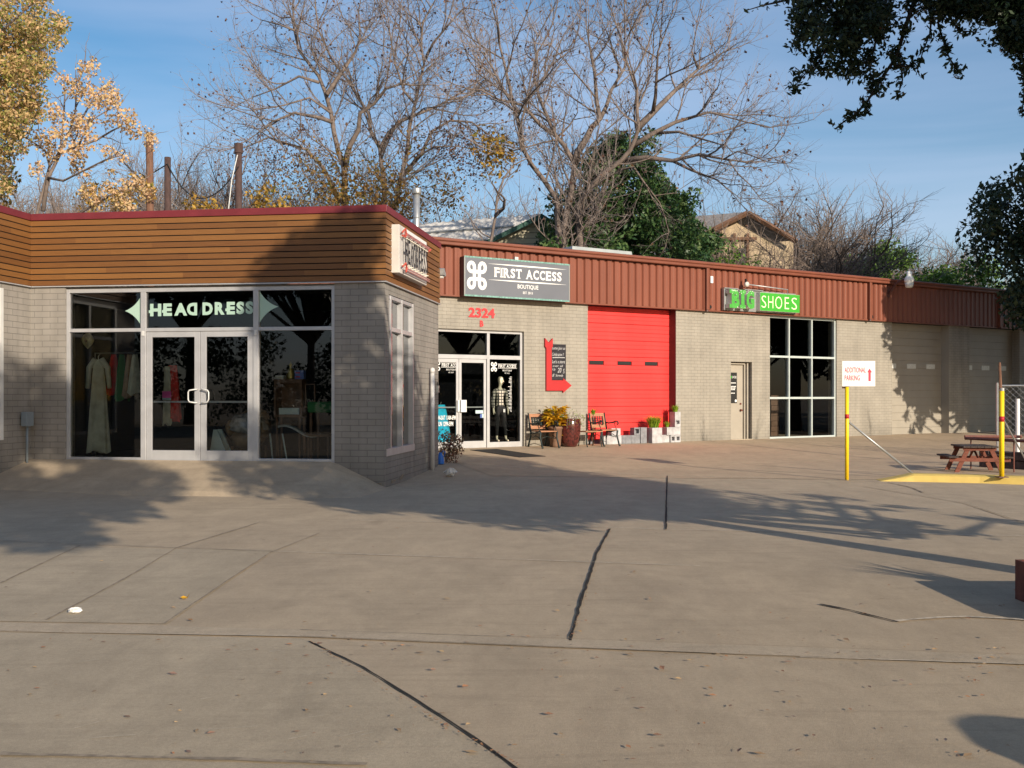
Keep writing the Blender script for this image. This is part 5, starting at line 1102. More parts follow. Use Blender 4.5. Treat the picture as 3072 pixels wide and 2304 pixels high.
# brown rail, stone edge, chain link
t = thing('metal_rail', 'low brown metal rail on thin posts behind the picnic table', 'rail', (0, 0, 0))
p_, q_ = Vector((9.3, 21.2, .62)), Vector((11.2, 16.9, .62)); MB().tube([tuple(p_), tuple(q_)], .035, 6).obj('top_rail', 'brownrail', t); MB().tube([tuple(p_+Vector((.12,.3,.02))), tuple(p_+Vector((1.3,.3,.02)))], .035, 6).obj('top_rail', 'brownrail', t)
for k in (.03, .25, .40, .62, .85): c = p_.lerp(q_, k); MB().tube([(c.x,c.y,0),(c.x,c.y,.60)], .014, 6).obj('post', 'brownrail', t)
t = thing('stone_edging', 'dark stacked stone planter edge behind the marker post', 'planter wall', (0, 0, 0)); se = MB(); rr = random.Random(6)
for c_ in range(2):
    k = 0
    while k < 1:
        w_ = rr.uniform(.04, .07); a = Vector((9.75, 21.6)).lerp(Vector((12.2, 17.6)), k); b2 = Vector((9.75, 21.6)).lerp(Vector((12.2, 17.6)), min(1, k+w_)); nn = Vector((.85, .52)); h = .17+rr.uniform(-.015,.01); j_ = rr.uniform(0, .05)
        a2, b3 = a+nn*j_, b2+nn*j_; se.prismz([(a2.x, a2.y), (b3.x-.01, b3.y+.02), (b3.x+.3, b3.y+.2), (a2.x+.3, a2.y+.2)], c_*.18, c_*.18+h); k += w_
se.obj('stone', 'slate', t)
t = thing('chain_link_fence', 'chain-link fence with grey posts closing the yard at the far right', 'fence', (0, 0, 0))
ca, cb2 = Vector((11.55, 24.6)), Vector((17.5, 22.5)); fz = .05; H = 1.70; nw = 46; wr = MB()
for i in range(-12, nw):
    for s_ in (0, 1):
        k0, k1 = i/nw, (i+12)/nw
        if s_: k0, k1 = k1, k0
        z0_, z1_ = fz, fz+H-.03
        if k0 < 0: z0_ = fz+(H-.03)*(-k0)/(k1-k0) ; k0 = 0
        if k1 < 0: z1_ = fz+(H-.03)*(1-(-k1)/(k0-k1)); k1 = 0
        if k0 > 1: continue
        if k1 > 1: continue
        a = ca.lerp(cb2, k0); b2 = ca.lerp(cb2, k1); wr.tube([(a.x,a.y,z0_),(b2.x,b2.y,z1_)], .0035, 3, False)
wr.obj('wire_mesh', 'mesh', t)
for k in (0, .16, .5, .85): a = ca.lerp(cb2, k); MB().tube([(a.x,a.y,0),(a.x,a.y,H+.1)], .028, 8).obj('post', 'steel', t)
MB().tube([(ca.x,ca.y,H+.03),(cb2.x,cb2.y,H+.03)], .02, 8).obj('top_rail', 'steel', t)
tag(MB().tube([(11.72,23.95,.03),(11.72,23.95,1.42)], .045, 10).obj('white_post', 'white'), 'short white pipe post in front of the chain-link fence', 'post')
# steel planter with spiky plant at the right edge
t = thing('steel_planter', 'rusty brown steel planter box at the right edge of the lot', 'planter', (4.13, 7.0, 0), 0)
pl = MB(); pl.box(-.42,-.60,0,.42,.62,.03); pl.box(-.42,-.60,.03,-.39,.62,.29); pl.box(.39,-.60,.03,.42,.62,.29); pl.box(-.39,-.60,.03,.39,-.57,.29); pl.box(-.39,.59,.03,.39,.62,.29); pl.obj('box', 'rust', t); MB().box(-.388,-.568,.03,.388,.588,.25).obj('soil', 'soil', t)
t = thing('spiky_plant', 'spiky leaved plant growing in the rusty steel planter', 'plant', (4.32, 7.15, .25)); b = MB(); blades(b, (0,0,0), .06, 46, .62, .035, 12); b.obj('blade', 'ever', t)

# ------------------------------------------------------------------ poles and slack cable behind the first shop
def wpx(px, py, Y): return ((px-1536)/3100*Y, Y, 1.5+(1186-py)/3100*Y)
for i, (px, py, Y, m, lb, r_) in enumerate([(452, 400, 27, 'pole', 'leftmost orange-brown wooden pole with leaves over its top', .10), (503, 472, 29, 'poled', 'shortest dark wooden pole, middle one of the three poles', .095), (716, 430, 29, 'poled', 'dark wooden pole right of the slack cable, with a swollen top', .10)]):
    x, y, z = wpx(px, py, Y); t = thing('wooden_pole', lb, 'pole', (x, y, 0), 0, 'wooden poles behind the shop'); MB().tube([(.03,0,0),(0,0,z*.5),(-.03 if i == 0 else 0,0,z)], [r_*1.1, r_*1.02, r_*.92], 10).obj('shaft', m, t, True)
    if i == 2: MB().tube([(0,0,z-.28),(0,0,z-.01)], r_*1.2, 10).obj('cap_band', 'poled', t)
a = wpx(503, 492, 28.9); b2 = wpx(716, 500, 28.9); mid = wpx(604, 595, 28.9)
cbp = [tuple((1-t_)**2*a[k]+2*(1-t_)*t_*(2*mid[k]-.5*a[k]-.5*b2[k])+t_*t_*b2[k] for k in range(3)) for t_ in [i/14 for i in range(15)]]
l0 = wpx(300, 606, 30); cab = MB(); cab.tube(cbp, .019, 5); cab.tube([a, wpx(440, 530, 29.2), l0], .018, 5)
tag(cab.obj('slack_cable', 'black'), 'dark slack cable sagging between the two dark wooden poles', 'cable')
tag(MB().tube([wpx(712, 465, 28.8), wpx(695, 540, 28.4), wpx(684, 640, 28)], .016, 4).obj('guy_wire', 'lens'), 'pale guy wire running down from the pole with the swollen top', 'wire')
# ------------------------------------------------------------------ houses beyond
t = thing('green_trim_hut', 'cream clapboard hut with pale corrugated roof and dark green rake boards', 'house', (0, 0, 0))
Yh = 37.5
pk_ = wpx(1603, 655, Yh); ev = wpx(1395, 745, Yh); er = wpx(1735, 740, Yh+.5)
rt_ = MB(); bk1 = wpx(1180, 692, Yh+7); bk2 = wpx(1100, 760, Yh+3)
# gable wall facing the viewer, ridge running back-left
ridge_f = Vector(pk_); eave_l = Vector(wpx(1360, 765, Yh)); eave_r = Vector(wpx(1800, 770, Yh+.3)); back = Vector((-5.6, 4.2, 0)); back = Vector((-9.0, 3.5, 0))
gw = MB(); gw.v = [tuple(eave_l), tuple(eave_r), tuple(ridge_f), (eave_l.x, eave_l.y, .2), (eave_r.x, eave_r.y, .2)]; gw.f = [(0, 1, 2), (3, 4, 1, 0)]
def lap(): 
    m, n, b = newmat('clapboard'); tcn = n.nodes.new('ShaderNodeTexCoord'); sp = n.nodes.new('ShaderNodeSeparateXYZ'); n.links.new(tcn.outputs['Object'], sp.inputs[0]); mo = n.nodes.new('ShaderNodeMath'); mo.operation = 'MODULO'; mo.inputs[1].default_value = .2; n.links.new(sp.outputs[2], mo.inputs[0])
    r = n.nodes.new('ShaderNodeValToRGB'); r.color_ramp.elements[0].color = (.22,.20,.15,1); r.color_ramp.elements[1].color = (.58,.54,.40,1); r.color_ramp.elements[0].position = .10; r.color_ramp.elements[1].position = .16
    mm2 = n.nodes.new('ShaderNodeMath'); mm2.operation = 'MULTIPLY'; mm2.inputs[1].default_value = 5; n.links.new(mo.outputs[0], mm2.inputs[0]); n.links.new(mm2.outputs[0], r.inputs[0]); n.links.new(r.outputs[0], b.inputs['Base Color']); return m
M['lap'] = lap(); gw.obj('wall', 'lap', t)
rm = MB(); nC = 60
over = Vector((.25, -.35, 0)); L1, L2 = ridge_f+over+Vector((0,0,.08)), eave_l+over+Vector((-.1,0,-.06)); dirb = Vector(wpx(1250, 700, Yh+6.0))-L1; dirb = Vector((-9.5, 4.5, 0))
for i in range(nC+1):
    k = i/nC; o_ = dirb*k; w_ = .05*(i % 2); 
    for s_ in range(5): q = L1.lerp(L2, s_/4)+o_+Vector((0,0,w_-.03*(s_ % 2)*0)); rm.v.append(tuple(q))
rm.f = [(i*5+s_, i*5+s_+1, (i+1)*5+s_+1, (i+1)*5+s_) for i in range(nC) for s_ in range(4)]
rm.obj('roof', 'roofw', t)
rs_ = MB(); R2 = eave_r+over+Vector((.1,0,-.06)); rs_.v = [tuple(L1), tuple(R2), tuple(R2+dirb), tuple(L1+dirb)]; rs_.f = [(0,1,2,3)]; rs_.obj('roof', 'dkgreen', t)
rk = MB(); nrm = Vector((0,-.04,-.12))
for a_, b_ in ((L1, L2), (L1, R2)): rk.v += [tuple(a_+Vector((0,-.03,.03))), tuple(b_+Vector((0,-.03,.03))), tuple(b_+Vector((0,-.03,-.15))), tuple(a_+Vector((0,-.03,-.15)))]; o_ = len(rk.v)-4; rk.f.append((o_, o_+1, o_+2, o_+3))
rk.obj('rake_board', 'dkgreen', t)
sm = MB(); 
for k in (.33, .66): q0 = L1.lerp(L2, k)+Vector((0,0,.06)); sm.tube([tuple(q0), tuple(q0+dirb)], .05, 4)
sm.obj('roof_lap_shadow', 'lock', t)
t = thing('old_tan_house', 'weathered tan house gable with brown rake boards behind bare branches', 'house', (0, 0, 0)); Yh = 44
pk_ = Vector(wpx(2235, 645, Yh)); el = Vector(wpx(2105, 708, Yh)); er = Vector(wpx(2380, 730, Yh)); gl = Vector(wpx(2125, 705, Yh))
gw = MB(); gw.v = [tuple(gl), tuple(er), tuple(pk_), (gl.x, gl.y, .2), (er.x, er.y, .2)]; gw.f = [(0,1,2),(3,4,1,0)]; gw.obj('wall', 'stucco', t)
rf_ = MB(); bb = Vector((-9, 5, 0)); f0 = Vector((0,-.5,.05)); rf_.v = [tuple(pk_+f0), tuple(el+f0+Vector((-.4,0,-.2))), tuple(el+f0+bb+Vector((-.4,0,-.2))), tuple(pk_+f0+bb), tuple(er+f0), tuple(er+f0+bb)]; rf_.f = [(0,1,2,3),(0,3,5,4)]; rf_.obj('roof', 'roofg', t)
tb_ = MB()
for a_, b_ in ((pk_, el+Vector((-.4,0,-.2))), (pk_, er)): tb_.tube([tuple(a_+f0+Vector((0,-.05,-.05))), tuple(b_+f0+Vector((0,-.05,-.05)))], .11, 4)
tb_.obj('rake_board', 'oldtrim', t)
st_ = MB()
for px in (2162, 2203, 2243): a_ = wpx(px, 700, Yh-.08); st_.box(a_[0]-.05, a_[1]-.05, .3, a_[0]+.05, a_[1], a_[2] if px > 2170 else a_[2]+.4)
a_, b_ = wpx(2135, 716, Yh-.1), wpx(2270, 730, Yh-.1); st_.box(a_[0], a_[1]-.06, a_[2]-.06, b_[0], a_[1]-.01, a_[2]+.06); st_.obj('trim_board', 'oldtrim', t)
a_ = wpx(2226, 770, Yh-.1); MB().box(a_[0]-.16, a_[1]-.04, a_[2]-.4, a_[0]+.16, a_[1], a_[2]+.35).obj('window', 'shade', t)

# ------------------------------------------------------------------ trees
class Tree:
    def __init__(s, seed, lens, dens, rads, ang=(30, 62), up=.25, pods=.4, tip=4):
        s.r = random.Random(seed); s.wood = MB(); s.twig = MB(); s.tips = []; s.lens = lens; s.dens = dens; s.rads = rads; s.ang = ang; s.up = up
    def limb(s, pts, r0, r1, lev=0, t0=.38):
        P = [Vector(p) for p in pts]; L_ = [0]
        for i in range(1, len(P)): L_.append(L_[-1]+(P[i]-P[i-1]).length)
        T = L_[-1]; rr = [r0+(r1-r0)*(l/T)**.8 for l in L_]
        (s.wood if lev <= 1 else s.twig).tube(P, rr, [8, 5, 3, 3, 3][min(lev, 4)], lev == 0)
        if lev >= len(s.lens): s.tips.append(P[-1]); return
        n_ = max(1, int(T*s.dens[lev]*s.r.uniform(.8, 1.2)))
        for k in range(n_):
            t_ = t0+(1-t0)*((k+s.r.random())/n_); l = t_*T; i = max(j for j in range(len(L_)) if L_[j] <= l+1e-6); i = min(i, len(P)-2)
            q = P[i].lerp(P[i+1], (l-L_[i])/max(1e-6, L_[i+1]-L_[i])); tn = (P[i+1]-P[i]).normalized(); rad = min(s.rads[lev], (r0+(r1-r0)*t_)*.75)
            s.grow(q, tn, s.lens[lev]*s.r.uniform(.5, 1.15)*(1-.35*t_ if lev else 1), rad, lev+1)
        if lev < len(s.lens): s.grow(P[-1], (P[-1]-P[-2]).normalized(), s.lens[lev]*.8, r1, lev+1, True)
    def grow(s, q, tn, ln, rad, lev, straight=False):
        ax = Vector((s.r.gauss(0,1), s.r.gauss(0,1), s.r.gauss(0,1))); ax = (ax-tn*ax.dot(tn)).normalized(); a = R(s.r.uniform(*s.ang))*(0.3 if straight else 1)
        dv = (tn*math.cos(a)+ax*math.sin(a)).normalized(); n_ = 5 if lev == 1 else (4 if lev == 2 else 3); pts = [q]; c = q.copy(); st = ln/(n_-1)
        for i in range(n_-1):
            j = Vector((s.r.gauss(0,1), s.r.gauss(0,1), s.r.gauss(0,1)))*.20; dv = (dv+j+Vector((0,0,s.up*.35))).normalized(); c = c+dv*st; pts.append(c.copy())
        s.limb(pts, rad, rad*.45, lev, .12)
def build_tree(name, label, cat, base, limbs, T, leafspec=(), group=None, barkm='bark', twigm='twig'):
    t = thing(name, label, cat, base, 0, group); off = Vector(base)
    for pts, r0, r1 in limbs: T.limb([Vector(p)-off for p in pts], r0*.85, r1*.8, 0)
    T.wood.obj('trunk', barkm, t, True); T.twig.obj('twig', twigm, t)
    return t, off
def pods(T, name, m, t, frac, size, n_per=1, seed=1, spread=.06):
    c = [tuple(p) for p in T.tips if T.r.random() < frac]
    if c: leaves(name, c, [spread]*len(c), len(c)*n_per, size, m, t, seed, aspect=.7)
def tr2(c, sc, ox, Y, seed, spread=2.2):      # traced limb -> points in space; the limb also swings in depth
    rr = random.Random(seed); dy = rr.uniform(-1, 1)*spread; n_ = len(c); out = []
    for i, (x, y) in enumerate(c):
        YY = Y+dy*(i/(n_-1))**1.2; out.append(wpx(ox+x/sc, y/sc, YY))
    return out
def limbs_from(L_, sc, ox, Y, start=0):
    out = []
    for i, (c, r0, r1) in enumerate(L_): 
        p = tr2(c, sc, ox, Y, start+i)
        out.append((p, r0, r1))
    return out
def down(c, Y, sc, ox): x, y, z = wpx(ox+c[0][0]/sc, c[0][1]/sc, Y); return [(x, y, .2)]
Y1_ = 42
LA = [([(735,1500),(725,1100),(690,1000),(660,870),(640,740),(600,600),(560,500),(430,330),(400,200),(390,40)], .26, .05), ([(735,1080),(745,1020),(765,950),(820,850),(830,740),(920,680),(1000,580),(1100,550),(1180,560)], .16, .04),
      ([(610,620),(700,490),(800,340),(830,250),(820,60)], .12, .035), ([(650,800),(560,770),(400,740),(250,800),(150,880)], .11, .03), ([(700,1330),(640,1200),(590,1100),(480,980),(380,950),(230,900),(90,960)], .13, .03), ([(560,540),(430,500),(280,580),(120,640)], .08, .025), ([(400,200),(300,160),(180,130)], .05, .02), ([(640,740),(500,640),(330,690),(150,720)], .07,.025)]
T = Tree(11, [2.7, 1.35, .7], [1.6, 3.8, 6.4], [.036, .014, .0075], up=.35); lm = limbs_from(LA, 2.183, 700, Y1_)
lm[0] = ([(lm[0][0][0][0], Y1_, .2)]+lm[0][0], .28, .05); base = (lm[0][0][0][0], Y1_, .2)
t, off = build_tree('pecan_tree', 'large bare pecan with forked trunk left of the flue pipe, reaching the frame top', 'tree', base, lm, T)
pods(T, 'foliage', 'pod', t, .30, .055, 1, 3)
leaves('foliage', [tuple(Vector(wpx(700+x/2.183, y/2.183, Y1_-.8))-off) for x, y in ((700,1180),(560,1250),(820,1150),(900,1250),(420,1300),(680,1300),(800,1330),(520,1100),(960,1200))], [1.5,1.6,1.5,1.4,1.7,1.3,1.4,1.5,1.1], 2600, .07, 'olive', t, 4)
leaves('foliage', [tuple(Vector(wpx(700+x/2.183, y/2.183, Y1_))-off) for x, y in ((300,1000),(400,1080),(200,1100),(300,1200),(120,1200),(450,960),(150,1050))], [2.0,1.8,1.8,1.9,1.8,1.5,1.5], 1500, .055, 'pod', t, 5)
LB = [([(990,1420),(990,1200),(970,1080),(960,970),(900,860),(890,750),(830,660),(760,540),(640,380),(560,200),(540,60)], .22, .04), ([(1045,1420),(1100,1150),(1140,1000),(1150,850),(1190,680),(1220,540),(1250,420),(1230,300),(1240,150),(1300,40)], .24, .04),
      ([(960,980),(1020,870),(1100,790),(1350,690),(1500,600),(1650,500)], .13, .03), ([(1250,400),(1310,280),(1420,150),(1500,60)], .08, .03), ([(1110,1150),(1230,1010),(1300,860),(1420,790),(1560,800),(1700,900)], .12, .03), ([(1150,1100),(1200,1030),(1320,960),(1480,960)], .07, .025), ([(1060,1350),(1160,1260),(1210,1230)], .07, .03), ([(1190,680),(1120,600),(1060,420),(1030,250),(1010,90)], .08, .025), ([(1230,300),(1160,180),(1120,60)], .06,.02)]
Y2_ = 44; T = Tree(12, [2.7, 1.35, .7], [1.6, 3.8, 6.4], [.036, .014, .0075], up=.35); lm = limbs_from(LB, 2.183, 700, Y2_, 40)
lm[0] = ([(lm[0][0][0][0], Y2_, .2)]+lm[0][0], .24, .04); lm[1] = ([(lm[0][0][0][0]+.4, Y2_, .2)]+lm[1][0], .26, .04); base = (lm[0][0][0][0], Y2_, .2)
t, off = build_tree('pecan_tree', 'tall bare pecan with twin trunks just left of the flue pipe', 'tree', base, lm, T)
pods(T, 'foliage', 'pod', t, .30, .055, 1, 4)
leaves('foliage', [tuple(Vector(wpx(700+x/2.183, y/2.183, Y2_-.8))-off) for x, y in ((1400,1230),(1350,1150),(1420,1330),(1160,930),(1080,1270),(1000,1330),(1120,1330),(1180,1400),(1050,1180))], [1.0,.8,.9,.8,1.2,1.3,1.2,1.2,1.1], 1800, .075, 'olive', t, 6)
leaves('foliage', [tuple(Vector(wpx(700+x/2.183, y/2.183, Y2_))-off) for x, y in ((1500,1000),(1600,950),(1420,930),(1550,1100),(1700,1020),(1300,1000))], [1.3,1.2,1.1,1.1,1.2,1.2], 1100, .07, 'pod', t, 7)
LC = [([(572,1500),(560,1240),(480,1120),(400,1020),(350,920),(320,760),(290,640),(270,560),(240,420),(200,260)], .21, .035), ([(600,1420),(650,1200),(670,1020),(610,910),(550,840),(490,700),(450,600),(420,480),(440,330)], .27, .04),
      ([(550,840),(460,780),(390,700),(340,650),(200,620),(90,560)], .09, .03), ([(670,1020),(690,950),(740,870),(780,790),(830,740),(810,640),(800,500),(790,400),(760,260)], .16, .03), ([(830,740),(870,660),(900,560),(980,430),(1010,280)], .09, .03),
      ([(690,1280),(760,1180),(850,1080),(960,1000),(1020,930),(1050,860),(1070,790),(1060,700),(1060,560),(1000,400),(960,250)], .27, .035), ([(1070,790),(1180,680),(1300,560),(1440,430),(1560,360)], .14, .03), ([(1160,690),(1175,600),(1180,500),(1190,320),(1230,220)], .08, .025), ([(1030,910),(1160,830),(1300,760),(1500,700),(1700,720)], .12, .025),
      ([(960,1000),(1120,980),(1280,1000),(1450,960),(1600,990),(1750,1010)], .12, .025), ([(1280,1000),(1400,1060),(1560,1120),(1650,1200)], .06, .02), ([(1160,830),(1320,820),(1480,870),(1620,910)], .07,.02), ([(940,1060),(1040,1040),(1100,1130),(1200,1260)], .06,.02), ([(320,700),(230,560),(150,400),(140,220)], .08,.02), ([(350,640),(450,540),(540,380),(600,220)], .08,.02), ([(560,860),(640,780),(690,700)], .05,.02), ([(1440,430),(1400,320),(1420,240)], .05,.02)]
Y3_ = 33.2; T = Tree(13, [2.5, 1.25, .65], [1.6, 3.8, 6.2], [.034, .014, .0075], up=.35); lm = limbs_from(LC, 2.074, 1400, Y3_, 80)
lm[0] = ([(lm[0][0][0][0], Y3_, .2)]+lm[0][0], .22, .04); base = (lm[0][0][0][0], Y3_, .2)
for i in (1, 5): lm[i] = ([(lm[0][0][0][0]+.5*i/2, Y3_, .2)]+lm[i][0], lm[i][1], lm[i][2])
t, off = build_tree('pecan_tree', 'wide bare pecan spreading above the dark green evergreen', 'tree', base, lm, T)
pods(T, 'foliage', 'pod', t, .22, .05, 1, 8)
leaves('foliage', [tuple(Vector(wpx(1400+x/2.074, y/2.074, Y3_))-off) for x, y in ((190,980),(140,900),(220,930))], [.8,.7,.5], 500, .08, 'gold', t, 9)
LD = [([(140,1560),(180,1340),(190,1220),(230,1110),(290,1030)], .12, .03), ([(180,1340),(230,1295),(237,1245)], .07, .045)]
T = Tree(14, [1.3, .6], [1.6, 3], [.025, .01]); lm = limbs_from(LD, 2.074, 1400, 31, 120); lm[0] = ([(lm[0][0][0][0]-.3, 31, .2)]+lm[0][0], .14, .03); base = lm[0][0][0]
build_tree('small_bare_tree', 'thin bare leaning tree with a bent stub in front of the green-trimmed hut', 'tree', base, lm, T)
# bare thicket trees: three prototypes, then copies
def proto(seed, h, dens, barkm, twigm):
    T = Tree(seed, [h*.27, h*.15, h*.08], [q*1.5 for q in dens], [.035, .016, .009], (28, 65), .25); r_ = random.Random(seed); L_ = []
    for k in range(6):
        a = r_.uniform(0, 6.28); sp = r_.uniform(.12, .40); p = [(0,0,0),(.1*math.cos(a),.1*math.sin(a),h*.18)]; 
        for j in range(1, 5): p.append((sp*h*math.cos(a)*(j/4)**1.1+r_.gauss(0,.12), sp*h*math.sin(a)*(j/4)**1.1+r_.gauss(0,.12), h*(.18+.62*(j/4)*(1-.25*sp))))
        L_.append((p, .12*h/8, .03))
    t = thing('bare_tree', 'x', 'tree'); 
    for p, a, b_ in L_: T.limb(p, a, b_, 0)
    T.wood.obj('trunk', barkm, t, True); T.twig.obj('twig', twigm, t); return t
def copy_tree(t, loc, s_, rz_, label, group, name=None):
    c = t.copy(); COL.objects.link(c); c.location = loc; c.scale = (s_[0], s_[0], s_[1]); c.rotation_euler = (0, 0, rz_); c['label'] = label; c['group'] = group
    if name: c.name = name
    for ch in list(t.children): k = ch.copy(); COL.objects.link(k); k.parent = c
    return c
pa = proto(31, 8, [1.5, 3.0, 4.5], 'barkd', 'twig'); pb2 = proto(32, 8, [1.6, 3.2, 4.6], 'barkd', 'twigd'); pc = proto(33, 8, [1.3, 2.8, 4.2], 'bark', 'twig')
G1 = 'bare trees of the thicket behind the cedar-topped shop'; L1_ = 'bare grey-brown tree in the thicket above the cedar fascia'
spots = [(30,640,33,G1,L1_,pa),(200,630,34,G1,L1_,pb2),(330,640,33,G1,L1_,pc),(430,620,35,G1,L1_,pb2),(560,600,36,G1,L1_,pb2),(650,570,47,G1,L1_,pb2),(740,560,49,G1,L1_,pc),(270,520,60,G1,L1_,pb2),(130,560,62,G1,L1_,pa),(1010,600,48,G1,L1_,pb2),(10,560,40,G1,L1_,pb2),(110,600,42,G1,L1_,pc),(240,590,41,G1,L1_,pa),(360,580,43,G1,L1_,pb2),(470,590,40,G1,L1_,pc),(620,600,41,G1,L1_,pb2),(700,600,44,G1,L1_,pa),(800,600,42,G1,L1_,pc),(900,600,41,G1,L1_,pb2),(60,600,46,G1,L1_,pa),(170,565,52,G1,L1_,pc),(300,560,50,G1,L1_,pa),(400,520,55,G1,L1_,pb2),(560,540,48,G1,L1_,pa),(640,520,56,G1,L1_,pc),(760,520,50,G1,L1_,pb2),(850,520,54,G1,L1_,pa),(950,560,50,G1,L1_,pc)]
first = {}
def put(px, py, Y, grp, lab, pr, sq=1.0, k=[0]):
    x, y, z = wpx(px, py, Y); s_ = z/(10.2 if px > 2480 else 8.7); k[0] += 1; loc = (x, Y, 0); rz_ = k[0]*1.37
    if pr.name not in first: first[pr.name] = 1; pr.location = loc; pr.scale = (s_*sq, s_*sq, s_); pr.rotation_euler = (0,0,rz_); pr['label'] = lab; pr['group'] = grp; return pr
    return copy_tree(pr, loc, (s_*sq, s_), rz_, lab, grp)
for s_ in spots: put(*s_)
put(590, 368, 44, 'x', 'rounded bare tree between the dark poles of the slack cable', pa, .9).pop('group', None) if False else None
c = put(585, 375, 46, G1, 'rounded tall bare tree standing between the two dark poles', pa, .85)
c = put(1350, 545, 60, G1, 'distant bare tree just right of the flue pipe', pb2, 1.0); c = put(1430, 600, 58, G1, 'low distant bare tree above the ridge of the pale roofed hut', pa, 1.2)
G2 = 'brown bare trees behind the right part of the fascia'
for i, (px, py, Y, pr, sq, lb) in enumerate([(2290,575,41.5,pb2,1.25,'brown twiggy tree arching over the old tan house gable'), (2420,560,52,pb2,1.1,'brown twiggy tree right of the old tan house'), (2080,640,50,pc,1.0,'pale bare tree between the evergreen and the old tan house'),
      (2500,655,50,pb2,1.2,'lowest brown twiggy tree left of the green hedge'), (2340,700,40.5,pb2,1.4,'low tangled brown brush before the tan house'), (2430,700,48,pb2,1.7,'low tangled brown brush right of the tan house'), (2540,610,55,pb2,1.3,'brown twiggy tree standing behind the left end of the hedge'), (2200,610,56,pa,1.2,'tall faint bare tree behind the tan house roof'), (2350,590,56,pc,1.2,'faint bare tree behind the arching brown one')]): put(px, py, Y, G2, lb, pr, sq)
G3 = 'far bare trees at the right'
for i, (px, py, Y, pr, sq, lb) in enumerate([(2640,665,70,pa,1.2,'far bare tree left of the one with mistletoe'), (2760,632,70,pc,1.3,'far rounded bare tree with dark clumps above the hedge'), (2860,645,74,pa,1.2,'far bare tree right of the one with dark clumps'), (2960,740,60,pb2,1.3,'low bare tree beside the dark oak at right edge')]): put(px, py, Y, G3, lb, pr, sq)
# evergreen behind the long building
t = thing('evergreen_tree', 'tall dense dark green evergreen rising behind the brown fascia', 'tree', (4.9, 35.5, .2))
MB().tube([(0,0,0),(.1,0,3),(.2,0,6),(.3,.1,9)], [.25,.2,.14,.05], 8).obj('trunk', 'barkd', t)
def evc(px, py, Y=35.5): return tuple(Vector(wpx(px, py, Y))-Vector((4.9, 35.5, .2)))
ec = []; er_ = []; rr = random.Random(8)
for px, py, w_, n_ in [(1885,455,65,10),(1835,490,65,8),(1865,520,125,30),(1860,600,170,48),(1740,640,80,12),(2010,620,70,12),(1870,680,235,60),(1880,750,250,60),(1700,725,55,16),(1730,690,60,14),(1650,752,35,7),(2100,740,55,10)]:
    for k in range(n_): 
        dx, dy = rr.uniform(-1,1), rr.uniform(-1,1); ec.append(evc(px+dx*w_*.95, py+rr.uniform(-38,38), 35.5+dy*2.2*w_/230)); er_.append(rr.uniform(.18,.58))
leaves('crown', ec, er_, 40000, .085, 'ever', t, 10, aspect=.45)
G4 = 'green hedge bushes behind the fascia at right'
for i, (px, py, w_, lb) in enumerate([(2600,735,65,'green bush in the hedge nearest the brown twiggy trees'),(2700,720,95,'tallest bushy part of the green hedge behind the right fascia'),(2800,770,80,'green bush left of the low bright one near the yard lamp'),(2900,785,80,'low bright green bush behind the yard lamp end of the fascia')]):
    x, y, z = wpx(px, py, 45); t = thing('hedge_bush', lb, 'bush', (x, 45, .2), 0, G4); cc = []; rc = []
    for k in range(60): q_ = rr.uniform(-1,1); cc.append((q_*w_/3100*45*1.1, rr.uniform(-1,1), rr.uniform(1.5, z-.4-.9*q_*q_))); rc.append(rr.uniform(.35,.7))
    leaves('crown', cc, rc, 12000, .085, 'hedge', t, 20+i); MB().tube([(0,0,0),(0,0,z*.7)], .12, 6).obj('trunk', 'barkd', t)
# yellow trees at left
x, y, z = wpx(-40, 640, 24); t = thing('autumn_tree', 'yellow and green leafy tree filling the upper left corner', 'tree', (x-1.2, 24, .2)); off = Vector((x-1.2, 24, .2)); tb2 = MB(); tb2.tube([(0,0,0),(.1,0,4),(.2,0,8),(.3,0,10.5)], [.25,.2,.12,.05], 8)
cc = []; rc = []; rr = random.Random(21)
for (px, py, w_, h_, n_) in [(20,60,120,90,26),(60,160,110,70,22),(30,260,100,70,18),(-20,340,90,60,12),(50,330,60,50,9),(10,410,70,40,7),(150,100,40,50,6),(-90,200,120,220,30),(0,520,40,60,5)]:
    for k in range(n_): q = Vector(wpx(px+rr.uniform(-1,1)*w_, py+rr.uniform(-1,1)*h_, 24+rr.uniform(-1.2,1.2)))-off; cc.append(tuple(q)); rc.append(rr.uniform(.15,.42))
for k in range(0, len(cc), 6): q = cc[k]; tb2.tube([(.15,0,max(2,q[2]-2.2)), ((q[0])*.6, q[1]*.5, q[2]-.6), q], [.05,.03,.012], 5)
tb2.obj('trunk', 'bark', t, True); leaves('crown', cc, rc, 26000, .046, 'ygreen', t, 22)
LE = [([(245,1420),(290,1250),(330,1100),(400,1000),(460,880),(500,740),(510,580),(560,440)], .10, .02), ([(285,1400),(320,1180),(400,1020),(520,970),(640,930),(740,870),(800,840),(900,880)], .09, .02), ([(460,880),(560,760),(620,650),(700,580)], .05, .015), ([(400,1000),(420,820),(430,640),(425,530)], .05,.015), ([(320,1180),(420,1200),(560,1130),(700,1060),(810,1030)], .05,.015), ([(520,1420),(700,1310),(860,1240),(990,1170)], .05,.015), ([(330,1100),(300,1000),(200,930),(100,880)], .05,.015), ([(520,970),(600,800),(720,730)], .04,.015), ([(560,440),(620,400)], .02,.01)]
T = Tree(16, [.75, .35], [1.5, 2.5], [.018, .008]); lm = limbs_from(LE, 2.212, 0, 25, 150)
lm = [(p, a*.75, b_) for p, a, b_ in lm]; lm[0] = ([(lm[0][0][0][0], 25, .2)]+lm[0][0], .09, .02); base = lm[0][0][0]
